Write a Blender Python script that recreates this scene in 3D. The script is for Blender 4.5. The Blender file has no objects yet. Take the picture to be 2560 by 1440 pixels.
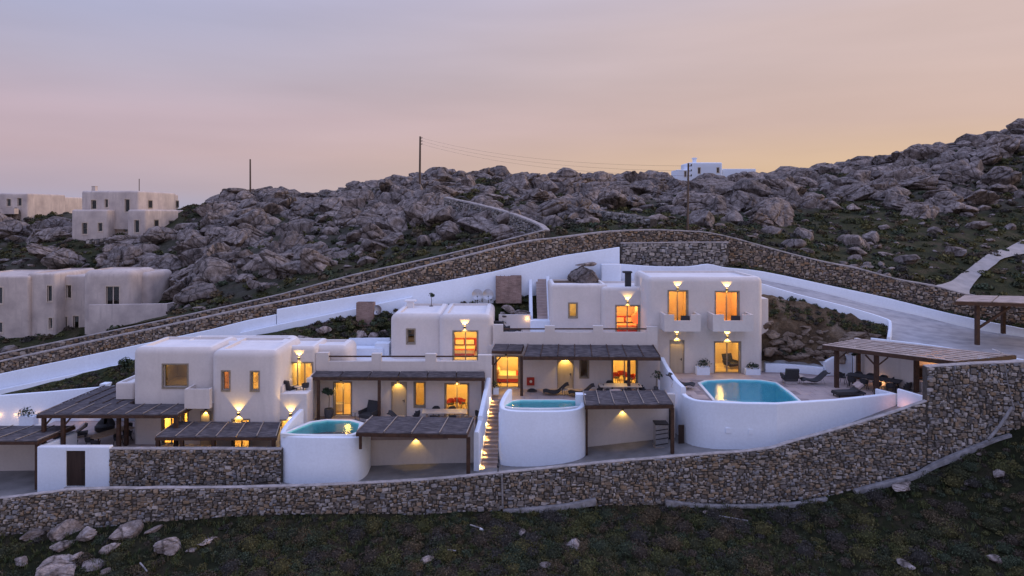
import bpy, bmesh, math, random
import numpy as np
from mathutils import Vector, Matrix

# ---------------------------------------------------------------- scene, camera, world, sun
scene = bpy.context.scene
col = scene.collection
random.seed(7)
rng = np.random.default_rng(11)

F, HY, CX, CZ = 1700.0, 530.0, 1280.0, 20.0      # drone camera: focal length (of a 2560 wide frame), horizon row, centre, height

cam_data = bpy.data.cameras.new('camera')
cam_data.sensor_width = 36.0
cam_data.lens = 36.0 * F / 2560.0
cam_data.shift_y = -(720.0 - HY) / 2560.0
cam_data.clip_start = 0.5
cam_data.clip_end = 9000.0
cam = bpy.data.objects.new('camera', cam_data)
col.objects.link(cam)
cam.location = (0, 0, CZ)
cam.rotation_euler = (math.radians(90), 0, 0)
scene.camera = cam

SUN_AZ, SUN_EL = math.radians(80), math.radians(4)   # the afterglow lies to the right; the view looks into the pink belt opposite

world = bpy.data.worlds.new('World')
scene.world = world
world.use_nodes = True
wn = world.node_tree
wn.nodes.clear()
W = wn.nodes.new
wl = wn.links.new
w_out = W('ShaderNodeOutputWorld')
w_bg = W('ShaderNodeBackground')
wl(w_bg.outputs[0], w_out.inputs[0])
w_tc = W('ShaderNodeTexCoord')
w_sep = W('ShaderNodeSeparateXYZ')
wl(w_tc.outputs['Generated'], w_sep.inputs[0])


def w_ramp(stops):
    r = W('ShaderNodeValToRGB')
    el = r.color_ramp.elements
    while len(el) > 1:
        el.remove(el[-1])
    for i, (p, c) in enumerate(stops):
        e = el[0] if i == 0 else el.new(p)
        e.position = p
        e.color = (*c, 1)
    return r


def w_math(op, a, b=None, clamp=False):
    m = W('ShaderNodeMath')
    m.operation = op
    m.use_clamp = clamp
    for i, v in enumerate((a, b)):
        if v is None:
            continue
        if isinstance(v, (int, float)):
            m.inputs[i].default_value = v
        else:
            wl(v, m.inputs[i])
    return m.outputs[0]


# elevation 0..1 on each ramp; one for the sunset side, one for the side away from it
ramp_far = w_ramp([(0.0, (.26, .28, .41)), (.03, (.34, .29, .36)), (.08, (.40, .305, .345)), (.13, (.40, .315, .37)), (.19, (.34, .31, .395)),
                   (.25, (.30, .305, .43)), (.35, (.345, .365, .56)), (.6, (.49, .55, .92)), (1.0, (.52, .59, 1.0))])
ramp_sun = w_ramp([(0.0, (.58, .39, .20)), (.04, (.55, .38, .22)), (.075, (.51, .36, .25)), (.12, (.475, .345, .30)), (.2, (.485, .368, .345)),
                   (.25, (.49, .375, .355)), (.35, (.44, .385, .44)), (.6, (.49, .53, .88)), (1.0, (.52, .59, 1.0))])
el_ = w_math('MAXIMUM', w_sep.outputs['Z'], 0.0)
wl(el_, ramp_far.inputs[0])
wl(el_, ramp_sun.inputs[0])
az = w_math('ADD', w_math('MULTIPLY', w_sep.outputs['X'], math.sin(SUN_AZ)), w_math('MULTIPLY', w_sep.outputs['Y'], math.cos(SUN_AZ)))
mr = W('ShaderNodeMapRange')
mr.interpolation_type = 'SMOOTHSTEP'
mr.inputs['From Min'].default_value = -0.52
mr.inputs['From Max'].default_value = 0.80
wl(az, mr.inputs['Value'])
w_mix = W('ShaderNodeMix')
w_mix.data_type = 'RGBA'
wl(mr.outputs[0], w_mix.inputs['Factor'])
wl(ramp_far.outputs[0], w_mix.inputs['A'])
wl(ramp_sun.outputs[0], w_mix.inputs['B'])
# thin streaky high cloud
w_map = W('ShaderNodeMapping')
w_map.inputs['Scale'].default_value = (1.2, 1.2, 9.0)
w_map.inputs['Rotation'].default_value = (0.06, -0.10, 0.3)
wl(w_tc.outputs['Generated'], w_map.inputs[0])
w_noise = W('ShaderNodeTexNoise')
w_noise.inputs['Scale'].default_value = 2.2
w_noise.inputs['Detail'].default_value = 5.0
w_noise.inputs['Roughness'].default_value = 0.45
wl(w_map.outputs[0], w_noise.inputs[0])
mr2 = W('ShaderNodeMapRange')
mr2.inputs['From Min'].default_value = 0.3
mr2.inputs['From Max'].default_value = 0.7
mr2.inputs['To Min'].default_value = 0.95
mr2.inputs['To Max'].default_value = 1.05
wl(w_noise.outputs[0], mr2.inputs['Value'])
w_mul = W('ShaderNodeMix')
w_mul.data_type = 'RGBA'
w_mul.blend_type = 'MULTIPLY'
w_mul.inputs['Factor'].default_value = 1.0
wl(w_mix.outputs['Result'], w_mul.inputs['A'])
wl(mr2.outputs[0], w_mul.inputs['B'])
# a little of the physical dusk sky on top
w_sky = W('ShaderNodeTexSky')
w_sky.sky_type = 'NISHITA'
w_sky.sun_disc = False
w_sky.sun_elevation = SUN_EL
w_sky.sun_rotation = SUN_AZ
w_sky.air_density = 1.2
w_sky.dust_density = 1.5
w_add = W('ShaderNodeMix')
w_add.data_type = 'RGBA'
w_add.blend_type = 'ADD'
w_add.inputs['Factor'].default_value = 0.004
wl(w_mul.outputs['Result'], w_add.inputs['A'])
wl(w_sky.outputs[0], w_add.inputs['B'])
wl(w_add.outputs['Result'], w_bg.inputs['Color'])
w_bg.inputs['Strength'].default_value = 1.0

sun_data = bpy.data.lights.new('sun', 'SUN')
sun_data.energy = 1.3
sun_data.angle = math.radians(40)
sun_data.color = (1.0, 0.72, 0.5)
sun = bpy.data.objects.new('sun', sun_data)
col.objects.link(sun)
_d = Vector((math.sin(SUN_AZ) * math.cos(.2), math.cos(SUN_AZ) * math.cos(.2), math.sin(.2)))
sun.rotation_euler = _d.to_track_quat('Z', 'Y').to_euler()

scene.view_settings.view_transform = 'Standard'
scene.view_settings.look = 'None'
scene.view_settings.exposure = 0.42
scene.view_settings.gamma = 1.0
scene.view_settings.use_curve_mapping = False
scene.render.engine = 'CYCLES'
scene.cycles.use_denoising = True
scene.cycles.max_bounces = 6
scene.cycles.transparent_max_bounces = 10
scene.cycles.caustics_reflective = False
scene.cycles.caustics_refractive = False
scene.cycles.sample_clamp_indirect = 4.0


# ---------------------------------------------------------------- geometry helpers
def X(px, Y): return (px - CX) * Y / F
def Z(py, Y): return CZ - (py - HY) * Y / F
def at(px, py, Y): return Vector((X(px, Y), Y, Z(py, Y)))
def onl(px, py, h):                     # a point seen at px, py that lies h metres below the camera
    Y = h * F / (py - HY)
    return Vector((X(px, Y), Y, CZ - h))


WL = {}                                  # world location of each parent


def put(o, parent=None, world=True):
    col.objects.link(o)
    if parent is not None:
        o.parent = parent
        if world:
            o.location = -WL[parent.name]
        WL[o.name] = Vector((0, 0, 0)) if world else WL.get(parent.name, Vector((0, 0, 0)))
    else:
        WL[o.name] = Vector((0, 0, 0))
    return o


def tag(o, label, cat=None, group=None, kind=None):
    if label: o['label'] = label
    if cat: o['category'] = cat
    if group: o['group'] = group
    if kind: o['kind'] = kind
    return o


def thing(name, loc, label, cat, group=None):
    o = bpy.data.objects.new(name, None)
    o.empty_display_size = 0.2
    put(o)
    o.location = loc
    WL[o.name] = Vector(loc)
    return tag(o, label, cat, group)


def finish(me, mat, smooth=None):
    for m in (mat if isinstance(mat, (list, tuple)) else [mat]):
        me.materials.append(m)
    if smooth is not None:
        me.polygons.foreach_set('use_smooth', [True] * len(me.polygons))
        me.set_sharp_from_angle(angle=math.radians(smooth))
    me.update()


class MB:
    """collects shapes; build() links them as ONE mesh object"""
    def __init__(s): s.v, s.f = [], []

    def add(s, vs, fs):
        n = len(s.v)
        s.v += [tuple(v) for v in vs]
        s.f += [tuple(i + n for i in f) for f in fs]
        return s

    def box(s, x0, x1, y0, y1, z0, z1):
        return s.add([(x0, y0, z0), (x1, y0, z0), (x1, y1, z0), (x0, y1, z0), (x0, y0, z1), (x1, y0, z1), (x1, y1, z1), (x0, y1, z1)],
                     [(0, 3, 2, 1), (4, 5, 6, 7), (0, 1, 5, 4), (1, 2, 6, 5), (2, 3, 7, 6), (3, 0, 4, 7)])

    def prism(s, poly, z0, z1):
        n = len(poly)
        a = sum(poly[i][0] * poly[(i + 1) % n][1] - poly[(i + 1) % n][0] * poly[i][1] for i in range(n))
        if a < 0: poly = poly[::-1]
        vs = [(p[0], p[1], z0) for p in poly] + [(p[0], p[1], z1) for p in poly]
        fs = [tuple(range(n - 1, -1, -1)), tuple(range(n, 2 * n))] + [(i, (i + 1) % n, n + (i + 1) % n, n + i) for i in range(n)]
        return s.add(vs, fs)

    def beam(s, p, q, w, h, up=(0, 0, 1)):
        p, q = Vector(p), Vector(q)
        d = (q - p).normalized()
        up = Vector(up)
        if abs(d.dot(up)) > .98: up = Vector((0, 1, 0))
        a = d.cross(up).normalized() * (w / 2)
        b = a.cross(d).normalized() * (h / 2)
        vs = [p - a - b, p + a - b, p + a + b, p - a + b, q - a - b, q + a - b, q + a + b, q - a + b]
        return s.add(vs, [(0, 3, 2, 1), (4, 5, 6, 7), (0, 1, 5, 4), (1, 2, 6, 5), (2, 3, 7, 6), (3, 0, 4, 7)])

    def tube(s, pts, r, n=6, r2=None):
        pts = [Vector(p) for p in pts]
        N = len(pts)
        vs, fs = [], []
        for i, p in enumerate(pts):
            d = (pts[min(i + 1, N - 1)] - pts[max(i - 1, 0)]).normalized()
            up = Vector((0, 0, 1)) if abs(d.z) < .9 else Vector((0, 1, 0))
            a = d.cross(up).normalized()
            b = d.cross(a)
            rr = r if r2 is None else r + (r2 - r) * i / (N - 1)
            vs += [p + (a * math.cos(2 * math.pi * k / n) + b * math.sin(2 * math.pi * k / n)) * rr for k in range(n)]
        for i in range(N - 1):
            for k in range(n):
                fs.append((i * n + k, i * n + (k + 1) % n, (i + 1) * n + (k + 1) % n, (i + 1) * n + k))
        fs += [tuple(range(n - 1, -1, -1)), tuple(range((N - 1) * n, N * n))]
        return s.add(vs, fs)

    def lathe(s, prof, n=16, c=(0, 0, 0), sx=1, sy=1):
        vs, fs = [], []
        for r, z in prof:
            vs += [(c[0] + sx * r * math.cos(2 * math.pi * k / n), c[1] + sy * r * math.sin(2 * math.pi * k / n), c[2] + z) for k in range(n)]
        for i in range(len(prof) - 1):
            for k in range(n):
                fs.append((i * n + k, i * n + (k + 1) % n, (i + 1) * n + (k + 1) % n, (i + 1) * n + k))
        fs += [tuple(range(n - 1, -1, -1)), tuple(range((len(prof) - 1) * n, len(prof) * n))]
        return s.add(vs, fs)

    def build(s, name, mat, parent=None, world=True, smooth=None):
        me = bpy.data.meshes.new(name)
        me.from_pydata(s.v, [], s.f)
        finish(me, mat, smooth)
        return put(bpy.data.objects.new(name, me), parent, world)


def copy_tree(o, parent=None):
    c = o.copy()
    col.objects.link(c)
    c.parent = parent
    WL[c.name] = Vector((0, 0, 0))
    for ch in list(o.children):
        copy_tree(ch, c)
    return c


def np_mesh(name, v, f, mat, attrs=None, smooth=False):
    """mesh from numpy arrays; f is (n,3) or (n,4)"""
    me = bpy.data.meshes.new(name)
    k = f.shape[1]
    me.vertices.add(len(v))
    me.vertices.foreach_set('co', np.ascontiguousarray(v, dtype=np.float32).ravel())
    me.loops.add(f.size)
    me.loops.foreach_set('vertex_index', np.ascontiguousarray(f, dtype=np.int32).ravel())
    me.polygons.add(len(f))
    me.polygons.foreach_set('loop_start', np.arange(0, f.size, k, dtype=np.int32))
    me.update(calc_edges=True)
    if smooth:
        me.polygons.foreach_set('use_smooth', np.ones(len(f), dtype=bool))
    for an, (typ, arr) in (attrs or {}).items():
        a = me.attributes.new(an, typ, 'POINT')
        a.data.foreach_set('color' if typ == 'FLOAT_COLOR' else 'value', np.ascontiguousarray(arr, dtype=np.float32).ravel())
    for m in (mat if isinstance(mat, (list, tuple)) else [mat]):
        me.materials.append(m)
    me.validate()
    return me


def vnoise(x, y, seed=0):
    """value noise, numpy"""
    xi, yi = np.floor(x).astype(np.int64), np.floor(y).astype(np.int64)
    xf, yf = x - xi, y - yi
    u, v = xf * xf * (3 - 2 * xf), yf * yf * (3 - 2 * yf)

    def h(a, b):
        n = (a * 374761393 + b * 668265263 + seed * 1442695041) & 0x7fffffff
        n = ((n ^ (n >> 13)) * 1274126177) & 0x7fffffff
        return ((n ^ (n >> 16)) & 0xffff) / 65535.0
    return (h(xi, yi) * (1 - u) + h(xi + 1, yi) * u) * (1 - v) + (h(xi, yi + 1) * (1 - u) + h(xi + 1, yi + 1) * u) * v


def fbm(x, y, oct=4, seed=0):
    t, a, s = 0, 1, 0
    for i in range(oct):
        t = t + a * (vnoise(x * 2 ** i, y * 2 ** i, seed + i) - .5)
        s += a
        a *= .5
    return t / s * 2


def smooth_path(pts, n=6):
    """Catmull-Rom through rows of numbers"""
    P = np.array(pts, dtype=float)
    P = np.vstack([2 * P[0] - P[1], P, 2 * P[-1] - P[-2]])
    out = []
    for i in range(1, len(P) - 2):
        for k in range(n):
            t = k / n
            out.append(.5 * ((2 * P[i]) + (-P[i - 1] + P[i + 1]) * t + (2 * P[i - 1] - 5 * P[i] + 4 * P[i + 1] - P[i + 2]) * t * t
                             + (-P[i - 1] + 3 * P[i] - 3 * P[i + 1] + P[i + 2]) * t ** 3))
    out.append(P[-2])
    return [tuple(p) for p in out]


def ribbon(name, pts, th, mat, parent=None, r=.07, smooth=40):
    """solid wall along (X, Y, ztop, zbottom); the given line is its near face, it is th thick behind it"""
    N = len(pts)
    vs, fs = [], []
    for i, (x, y, zt, zb) in enumerate(pts):
        ns = []
        for a, b in ((i - 1, i), (i, i + 1)):
            if a >= 0 and b < N:
                d = Vector((pts[b][0] - pts[a][0], pts[b][1] - pts[a][1]))
                if d.length > 1e-6:
                    d.normalize()
                    ns.append(Vector((-d.y, d.x)))
        n = sum(ns, Vector((0, 0))).normalized()
        k = 1 / max(.5, n.dot(ns[0]))
        prof = [(0, zb), (0, zt - r), (.3 * r, zt - .3 * r), (r, zt), (th - r, zt), (th - .3 * r, zt - .3 * r), (th, zt - r), (th, zb)]
        vs += [(x + n.x * o * k, y + n.y * o * k, z) for o, z in prof]
    m = 8
    for i in range(N - 1):
        for j in range(m):
            a, b = i * m + j, i * m + (j + 1) % m
            fs.append((a, a + m, b + m, b))
    fs += [tuple(range(m)), tuple(range(N * m - 1, (N - 1) * m - 1, -1))]
    mb = MB()
    mb.add(vs, fs)
    return mb.build(name, mat, parent, True, smooth)


# ---------------------------------------------------------------- materials
def base_mat(name, rough=.8, spec=.3):
    m = bpy.data.materials.new(name)
    m.use_nodes = True
    b = m.node_tree.nodes['Principled BSDF']
    b.inputs['Roughness'].default_value = rough
    b.inputs['Specular IOR Level'].default_value = spec
    return m, m.node_tree, b


def ramp_node(nt, stops, const=False):
    r = nt.nodes.new('ShaderNodeValToRGB')
    el = r.color_ramp.elements
    while len(el) > 1:
        el.remove(el[-1])
    for i, (p, c) in enumerate(stops):
        e = el[0] if i == 0 else el.new(p)
        e.position = p
        e.color = (*c, 1)
    if const: r.color_ramp.interpolation = 'CONSTANT'
    return r


def noise_node(nt, scale, detail=4, vec=None, rough=.55):
    n = nt.nodes.new('ShaderNodeTexNoise')
    n.inputs['Scale'].default_value = scale
    n.inputs['Detail'].default_value = detail
    n.inputs['Roughness'].default_value = rough
    if vec is not None: nt.links.new(vec, n.inputs['Vector'])
    return n


def bump_node(nt, b, height, strength, dist=.02):
    bp = nt.nodes.new('ShaderNodeBump')
    bp.inputs['Strength'].default_value = strength
    bp.inputs['Distance'].default_value = dist
    nt.links.new(height, bp.inputs['Height'])
    nt.links.new(bp.outputs[0], b.inputs['Normal'])


def pos_vec(nt, scale=(1, 1, 1), rot=(0, 0, 0), use='Position'):
    mp = nt.nodes.new('ShaderNodeMapping')
    mp.inputs['Scale'].default_value = scale
    mp.inputs['Rotation'].default_value = rot
    if use == 'Position':
        g = nt.nodes.new('ShaderNodeNewGeometry')
        nt.links.new(g.outputs['Position'], mp.inputs[0])
    else:
        g = nt.nodes.new('ShaderNodeTexCoord')
        nt.links.new(g.outputs['Object'], mp.inputs[0])
    return mp.outputs[0]


def mix_node(nt, f, a, b, mode='MIX'):
    m = nt.nodes.new('ShaderNodeMix')
    m.data_type = 'RGBA'
    m.blend_type = mode
    for k, v in (('Factor', f), ('A', a), ('B', b)):
        if isinstance(v, (int, float)): m.inputs[k].default_value = v
        elif isinstance(v, tuple): m.inputs[k].default_value = (*v, 1)
        else: nt.links.new(v, m.inputs[k])
    return m.outputs['Result']


def pmat(name, c1, c2=None, scale=3, rough=.8, bump=0, bscale=30, stretch=(1, 1, 1), spec=.3, lo=.35, hi=.65, bdist=.02, use='Position', metal=0):
    m, nt, b = base_mat(name, rough, spec)
    b.inputs['Metallic'].default_value = metal
    v = pos_vec(nt, stretch, use=use)
    if c2 is None:
        c2 = tuple(x * .82 for x in c1)
    n = noise_node(nt, scale, 6, v)
    r = ramp_node(nt, [(lo, c1), (hi, c2)])
    nt.links.new(n.outputs[0], r.inputs[0])
    nt.links.new(r.outputs[0], b.inputs['Base Color'])
    if bump:
        bump_node(nt, b, noise_node(nt, bscale, 4, v).outputs[0], bump, bdist)
    return m


def plaster(name, c, stain, amt=.5, bump=.25):
    """lime plaster: patchy wash, rain streaks, hand-trowelled relief"""
    m, nt, b = base_mat(name, .85, .15)
    v = pos_vec(nt)
    n1 = noise_node(nt, .55, 5, v)
    n2 = noise_node(nt, 1.0, 5, pos_vec(nt, (2.6, 2.6, .22)))
    n3 = noise_node(nt, 7, 5, v)
    r1 = ramp_node(nt, [(.35, (0, 0, 0)), (.75, (1, 1, 1))])
    r2 = ramp_node(nt, [(.45, (0, 0, 0)), (.8, (1, 1, 1))])
    nt.links.new(n1.outputs[0], r1.inputs[0])
    nt.links.new(n2.outputs[0], r2.inputs[0])
    f = nt.nodes.new('ShaderNodeMath'); f.operation = 'MAXIMUM'
    nt.links.new(r1.outputs[0], f.inputs[0]); nt.links.new(r2.outputs[0], f.inputs[1])
    g = nt.nodes.new('ShaderNodeMath'); g.operation = 'MULTIPLY'; g.inputs[1].default_value = amt
    nt.links.new(f.outputs[0], g.inputs[0])
    c1 = mix_node(nt, g.outputs[0], c, stain)
    r3 = ramp_node(nt, [(.3, (.93, .93, .93)), (.7, (1, 1, 1))])
    nt.links.new(n3.outputs[0], r3.inputs[0])
    nt.links.new(mix_node(nt, 1.0, c1, r3.outputs[0], 'MULTIPLY'), b.inputs['Base Color'])
    bump_node(nt, b, noise_node(nt, 4, 6, v).outputs[0], bump, .03)
    return m


M = {}
M['white'] = plaster('white_limewash', (.79, .86, .96), (.70, .76, .85), .5)
M['facade'] = plaster('grey_white_plaster', (.70, .65, .62), (.56, .52, .50), .65)
M['oldwall'] = plaster('weathered_plaster', (.64, .56, .51), (.36, .31, .30), .9, .4)
M['cream'] = plaster('cream_plaster', (.66, .57, .48), (.48, .41, .36), .5)
M['roofwhite'] = plaster('white_roof', (.80, .79, .80), (.62, .60, .60), .6)
M['room'] = pmat('warm_room_paint', (.72, .62, .48), (.66, .55, .4), 1.5, .9)
M['dimroom'] = pmat('dim_room_shaded_paint', (.45, .38, .30), (.38, .32, .25), 1.5, .9)  # room paint darkened in its colour to look dimly lit
M['frame'] = pmat('taupe_joinery', (.30, .26, .20), (.24, .20, .15), 6, .6)
M['surround'] = pmat('taupe_stone_surround', (.36, .32, .27), (.29, .25, .21), 5, .8, .2)
M['door'] = pmat('beige_painted_door', (.50, .42, .31), (.45, .37, .27), 4, .55, stretch=(1, 1, .2))
M['browndoor'] = pmat('dark_brown_door', (.045, .028, .022), (.03, .018, .014), 8, .5, .3, 40, (1, 1, .1))
M['metal'] = pmat('dark_metal', (.05, .05, .055), (.035, .035, .04), 8, .45, metal=.6)
M['steel'] = pmat('brushed_steel', (.5, .5, .52), (.42, .42, .44), 12, .35, metal=.8)
M['wood'] = pmat('dark_stained_timber', (.085, .045, .028), (.045, .025, .018), 5, .65, .4, 30, (1, 1, 1))
M['palewood'] = pmat('bleached_batten', (.36, .31, .27), (.26, .22, .19), 7, .8, .3)
M['tablewood'] = pmat('oak_table', (.48, .34, .23), (.38, .26, .17), 5, .6, .2, 30)
M['tablestone'] = pmat('pale_table_top', (.5, .42, .35), (.43, .36, .3), 5, .5)
M['rattan'] = pmat('dark_grey_weave', (.05, .05, .055), (.025, .025, .03), 40, .75, .6, 120, bdist=.01, use='Object')
M['cushion'] = pmat('charcoal_cushion', (.06, .058, .06), (.045, .043, .046), 20, .9, .3, 80, use='Object')
M['palecushion'] = pmat('pink_beige_cushion', (.42, .34, .32), (.36, .29, .27), 10, .9, .2, use='Object')
M['pot'] = pmat('grey_pot', (.09, .09, .095), (.06, .06, .065), 10, .8, .3, use='Object')
M['linen'] = pmat('bed_linen', (.75, .68, .55), (.68, .6, .47), 5, .9, .3, 12)
M['redcloth'] = pmat('red_cloth', (.42, .05, .03), (.33, .035, .025), 8, .9)
M['darkroom'] = pmat('painted_dark_interior', (.03, .03, .033), (.02, .02, .022), 4, .9)  # near-black colour stands in for the shade of unlit interiors behind openings
M['wicker'] = None
M['concrete'] = pmat('driveway_concrete', (.42, .42, .45), (.25, .255, .28), .9, .75, .3, 25, (1, 2.2, 1), lo=.3, hi=.7)
M['track'] = pmat('concrete_track', (.36, .34, .34), (.27, .26, .26), 1.2, .85, .3, 30)
M['pathcon'] = pmat('path_concrete', (.26, .25, .25), (.15, .145, .145), .8, .8, .3, 25, lo=.3, hi=.7)
M['tile'] = pmat('stone_paving', (.46, .37, .34), (.37, .30, .29), 1.3, .6, .15, 30, use='Position', spec=.4)
M['grout'] = pmat('paving_bed', (.30, .25, .24), (.25, .2, .2), 3, .9)
M['coping'] = pmat('pale_coping', (.42, .38, .37), (.25, .23, .22), 2.5, .85, .5, 14, bdist=.04)
M['mortar'] = pmat('stone_wall_mortar', (.10, .088, .078), (.055, .048, .043), 5, .95, .6, 12, bdist=.05)
M['footing'] = pmat('concrete_footing', (.30, .29, .30), (.17, .165, .17), 3, .9, .6, 16, bdist=.04)
M['bankrock'] = pmat('brown_bank_rock', (.24, .19, .15), (.11, .08, .06), 1.4, .95, .8, 6, bdist=.15, lo=.3, hi=.7)
M['steptile'] = pmat('warm_step_stone', (.46, .36, .30), (.36, .28, .24), 2, .7, .2)
M['pole'] = pmat('weathered_pole', (.11, .08, .06), (.07, .05, .04), 4, .85, .3, 30, (1, 1, .1))
M['poolwhite'] = pmat('pool_white', (.78, .80, .80), (.7, .73, .74), 3, .5)
M['soil'] = pmat('bare_soil', (.16, .10, .06), (.09, .06, .04), 1.5, .95, .6, 9, bdist=.08)
M['plastic'] = pmat('white_plastic', (.75, .76, .8), (.66, .67, .7), 4, .4)


def pool_mat(name, c1, c2):
    m, nt, b = base_mat(name, .4, .4)
    n = noise_node(nt, 2.2, 4, pos_vec(nt))
    r = ramp_node(nt, [(.35, c1), (.7, c2)])
    nt.links.new(n.outputs[0], r.inputs[0])
    nt.links.new(r.outputs[0], b.inputs['Base Color'])
    return m


M['pooltile'] = pool_mat('turquoise_pool_lining', (.28, .84, .82), (.42, .90, .88))
M['poolblue'] = pool_mat('blue_pool_lining', (.26, .76, .86), (.40, .86, .90))


def water_mat():
    m = bpy.data.materials.new('pool_water')
    m.use_nodes = True
    nt = m.node_tree
    nt.nodes.clear()
    out = nt.nodes.new('ShaderNodeOutputMaterial')
    tr = nt.nodes.new('ShaderNodeBsdfTransparent')
    tr.inputs[0].default_value = (.82, .97, .98, 1)
    gl = nt.nodes.new('ShaderNodeBsdfGlossy')
    gl.inputs['Roughness'].default_value = .06
    fr = nt.nodes.new('ShaderNodeFresnel')
    fr.inputs['IOR'].default_value = 1.33
    v = pos_vec(nt, (1, 1.6, 1))
    n = noise_node(nt, 3.5, 4, v)
    bp = nt.nodes.new('ShaderNodeBump')
    bp.inputs['Strength'].default_value = .35
    bp.inputs['Distance'].default_value = .05
    nt.links.new(n.outputs[0], bp.inputs['Height'])
    nt.links.new(bp.outputs[0], gl.inputs['Normal'])
    nt.links.new(bp.outputs[0], fr.inputs['Normal'])
    mx = nt.nodes.new('ShaderNodeMixShader')
    nt.links.new(fr.outputs[0], mx.inputs[0])
    nt.links.new(tr.outputs[0], mx.inputs[1])
    nt.links.new(gl.outputs[0], mx.inputs[2])
    nt.links.new(mx.outputs[0], out.inputs[0])
    return m


M['water'] = water_mat()


def glass_mat(name, tint, ior=1.45):
    m = bpy.data.materials.new(name)
    m.use_nodes = True
    nt = m.node_tree
    nt.nodes.clear()
    out = nt.nodes.new('ShaderNodeOutputMaterial')
    tr = nt.nodes.new('ShaderNodeBsdfTransparent')
    tr.inputs[0].default_value = (*tint, 1)
    gl = nt.nodes.new('ShaderNodeBsdfGlossy')
    gl.inputs['Roughness'].default_value = .02
    fr = nt.nodes.new('ShaderNodeFresnel')
    fr.inputs['IOR'].default_value = ior
    mx = nt.nodes.new('ShaderNodeMixShader')
    nt.links.new(fr.outputs[0], mx.inputs[0])
    nt.links.new(tr.outputs[0], mx.inputs[1])
    nt.links.new(gl.outputs[0], mx.inputs[2])
    nt.links.new(mx.outputs[0], out.inputs[0])
    return m


M['glass'] = glass_mat('window_glass', (.96, .95, .93))
M['darkglass'] = glass_mat('tinted_glass', (.4, .38, .36))


def reed_mat(name, c1, c2, c3):
    m, nt, b = base_mat(name, .9, .1)
    n = noise_node(nt, 3.0, 6, pos_vec(nt, (.7, 6, 6)))
    n2 = noise_node(nt, 1.4, 4, pos_vec(nt))
    r = ramp_node(nt, [(.3, c1), (.5, c2), (.72, c3)])
    nt.links.new(n.outputs[0], r.inputs[0])
    r2 = ramp_node(nt, [(.35, (.7, .7, .7)), (.65, (1, 1, 1))])
    nt.links.new(n2.outputs[0], r2.inputs[0])
    nt.links.new(mix_node(nt, 1.0, r.outputs[0], r2.outputs[0], 'MULTIPLY'), b.inputs['Base Color'])
    bump_node(nt, b, noise_node(nt, 14, 5, pos_vec(nt, (.5, 5, 5))).outputs[0], .6, .03)
    return m


M['reed'] = reed_mat('grey_reed_roofing', (.055, .05, .058), (.115, .104, .112), (.20, .18, .185))
M['palereed'] = reed_mat('pale_reed_roofing', (.36, .29, .26), (.46, .38, .34), (.56, .47, .43))
M['wicker'] = reed_mat('woven_willow', (.24, .17, .15), (.40, .29, .26), (.52, .40, .36))


def stone_mat(name, cols, per_object):
    """rubble stone: one tint per stone, mottled"""
    m, nt, b = base_mat(name, .9, .2)
    r = ramp_node(nt, [(i / len(cols), c) for i, c in enumerate(cols)], True)
    if per_object:
        src = nt.nodes.new('ShaderNodeObjectInfo').outputs['Random']
    else:
        a = nt.nodes.new('ShaderNodeAttribute')
        a.attribute_name = 'rnd'
        src = a.outputs['Fac']
    nt.links.new(src, r.inputs[0])
    v = pos_vec(nt)
    r2 = ramp_node(nt, [(.25, (.65, .63, .6)), (.5, (1.15, 1.13, 1.11)), (.75, (1.55, 1.5, 1.47))])
    nt.links.new(noise_node(nt, 5, 6, v, .7).outputs[0], r2.inputs[0])
    nt.links.new(mix_node(nt, 1.0, r.outputs[0], r2.outputs[0], 'MULTIPLY'), b.inputs['Base Color'])
    bump_node(nt, b, noise_node(nt, 16, 6, v).outputs[0], .6, .04)
    return m


GREY = [(.14, .13, .122), (.25, .24, .24), (.27, .235, .20), (.17, .135, .105), (.095, .088, .085), (.36, .335, .32), (.22, .165, .115), (.19, .195, .215),
        (.125, .108, .092), (.30, .285, .28), (.20, .16, .125), (.165, .15, .14), (.11, .10, .095), (.23, .215, .20), (.145, .13, .125), (.26, .20, .145)]
OCHRE = [(.17, .14, .112), (.25, .20, .15), (.31, .255, .20), (.19, .135, .09), (.12, .10, .085), (.35, .31, .27), (.25, .17, .105), (.21, .185, .17),
         (.15, .12, .10), (.28, .22, .17), (.22, .18, .145), (.135, .115, .105)]
MIDG = [(.19, .18, .17), (.26, .24, .23), (.31, .28, .25), (.15, .14, .14), (.22, .20, .18), (.35, .33, .31), (.20, .20, .21), (.12, .115, .11)]
ST = {k: (stone_mat(k + '_stone', c, True), stone_mat(k + '_stonework', c, False)) for k, c in (('grey', GREY), ('ochre', OCHRE), ('mid', MIDG))}


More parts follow.
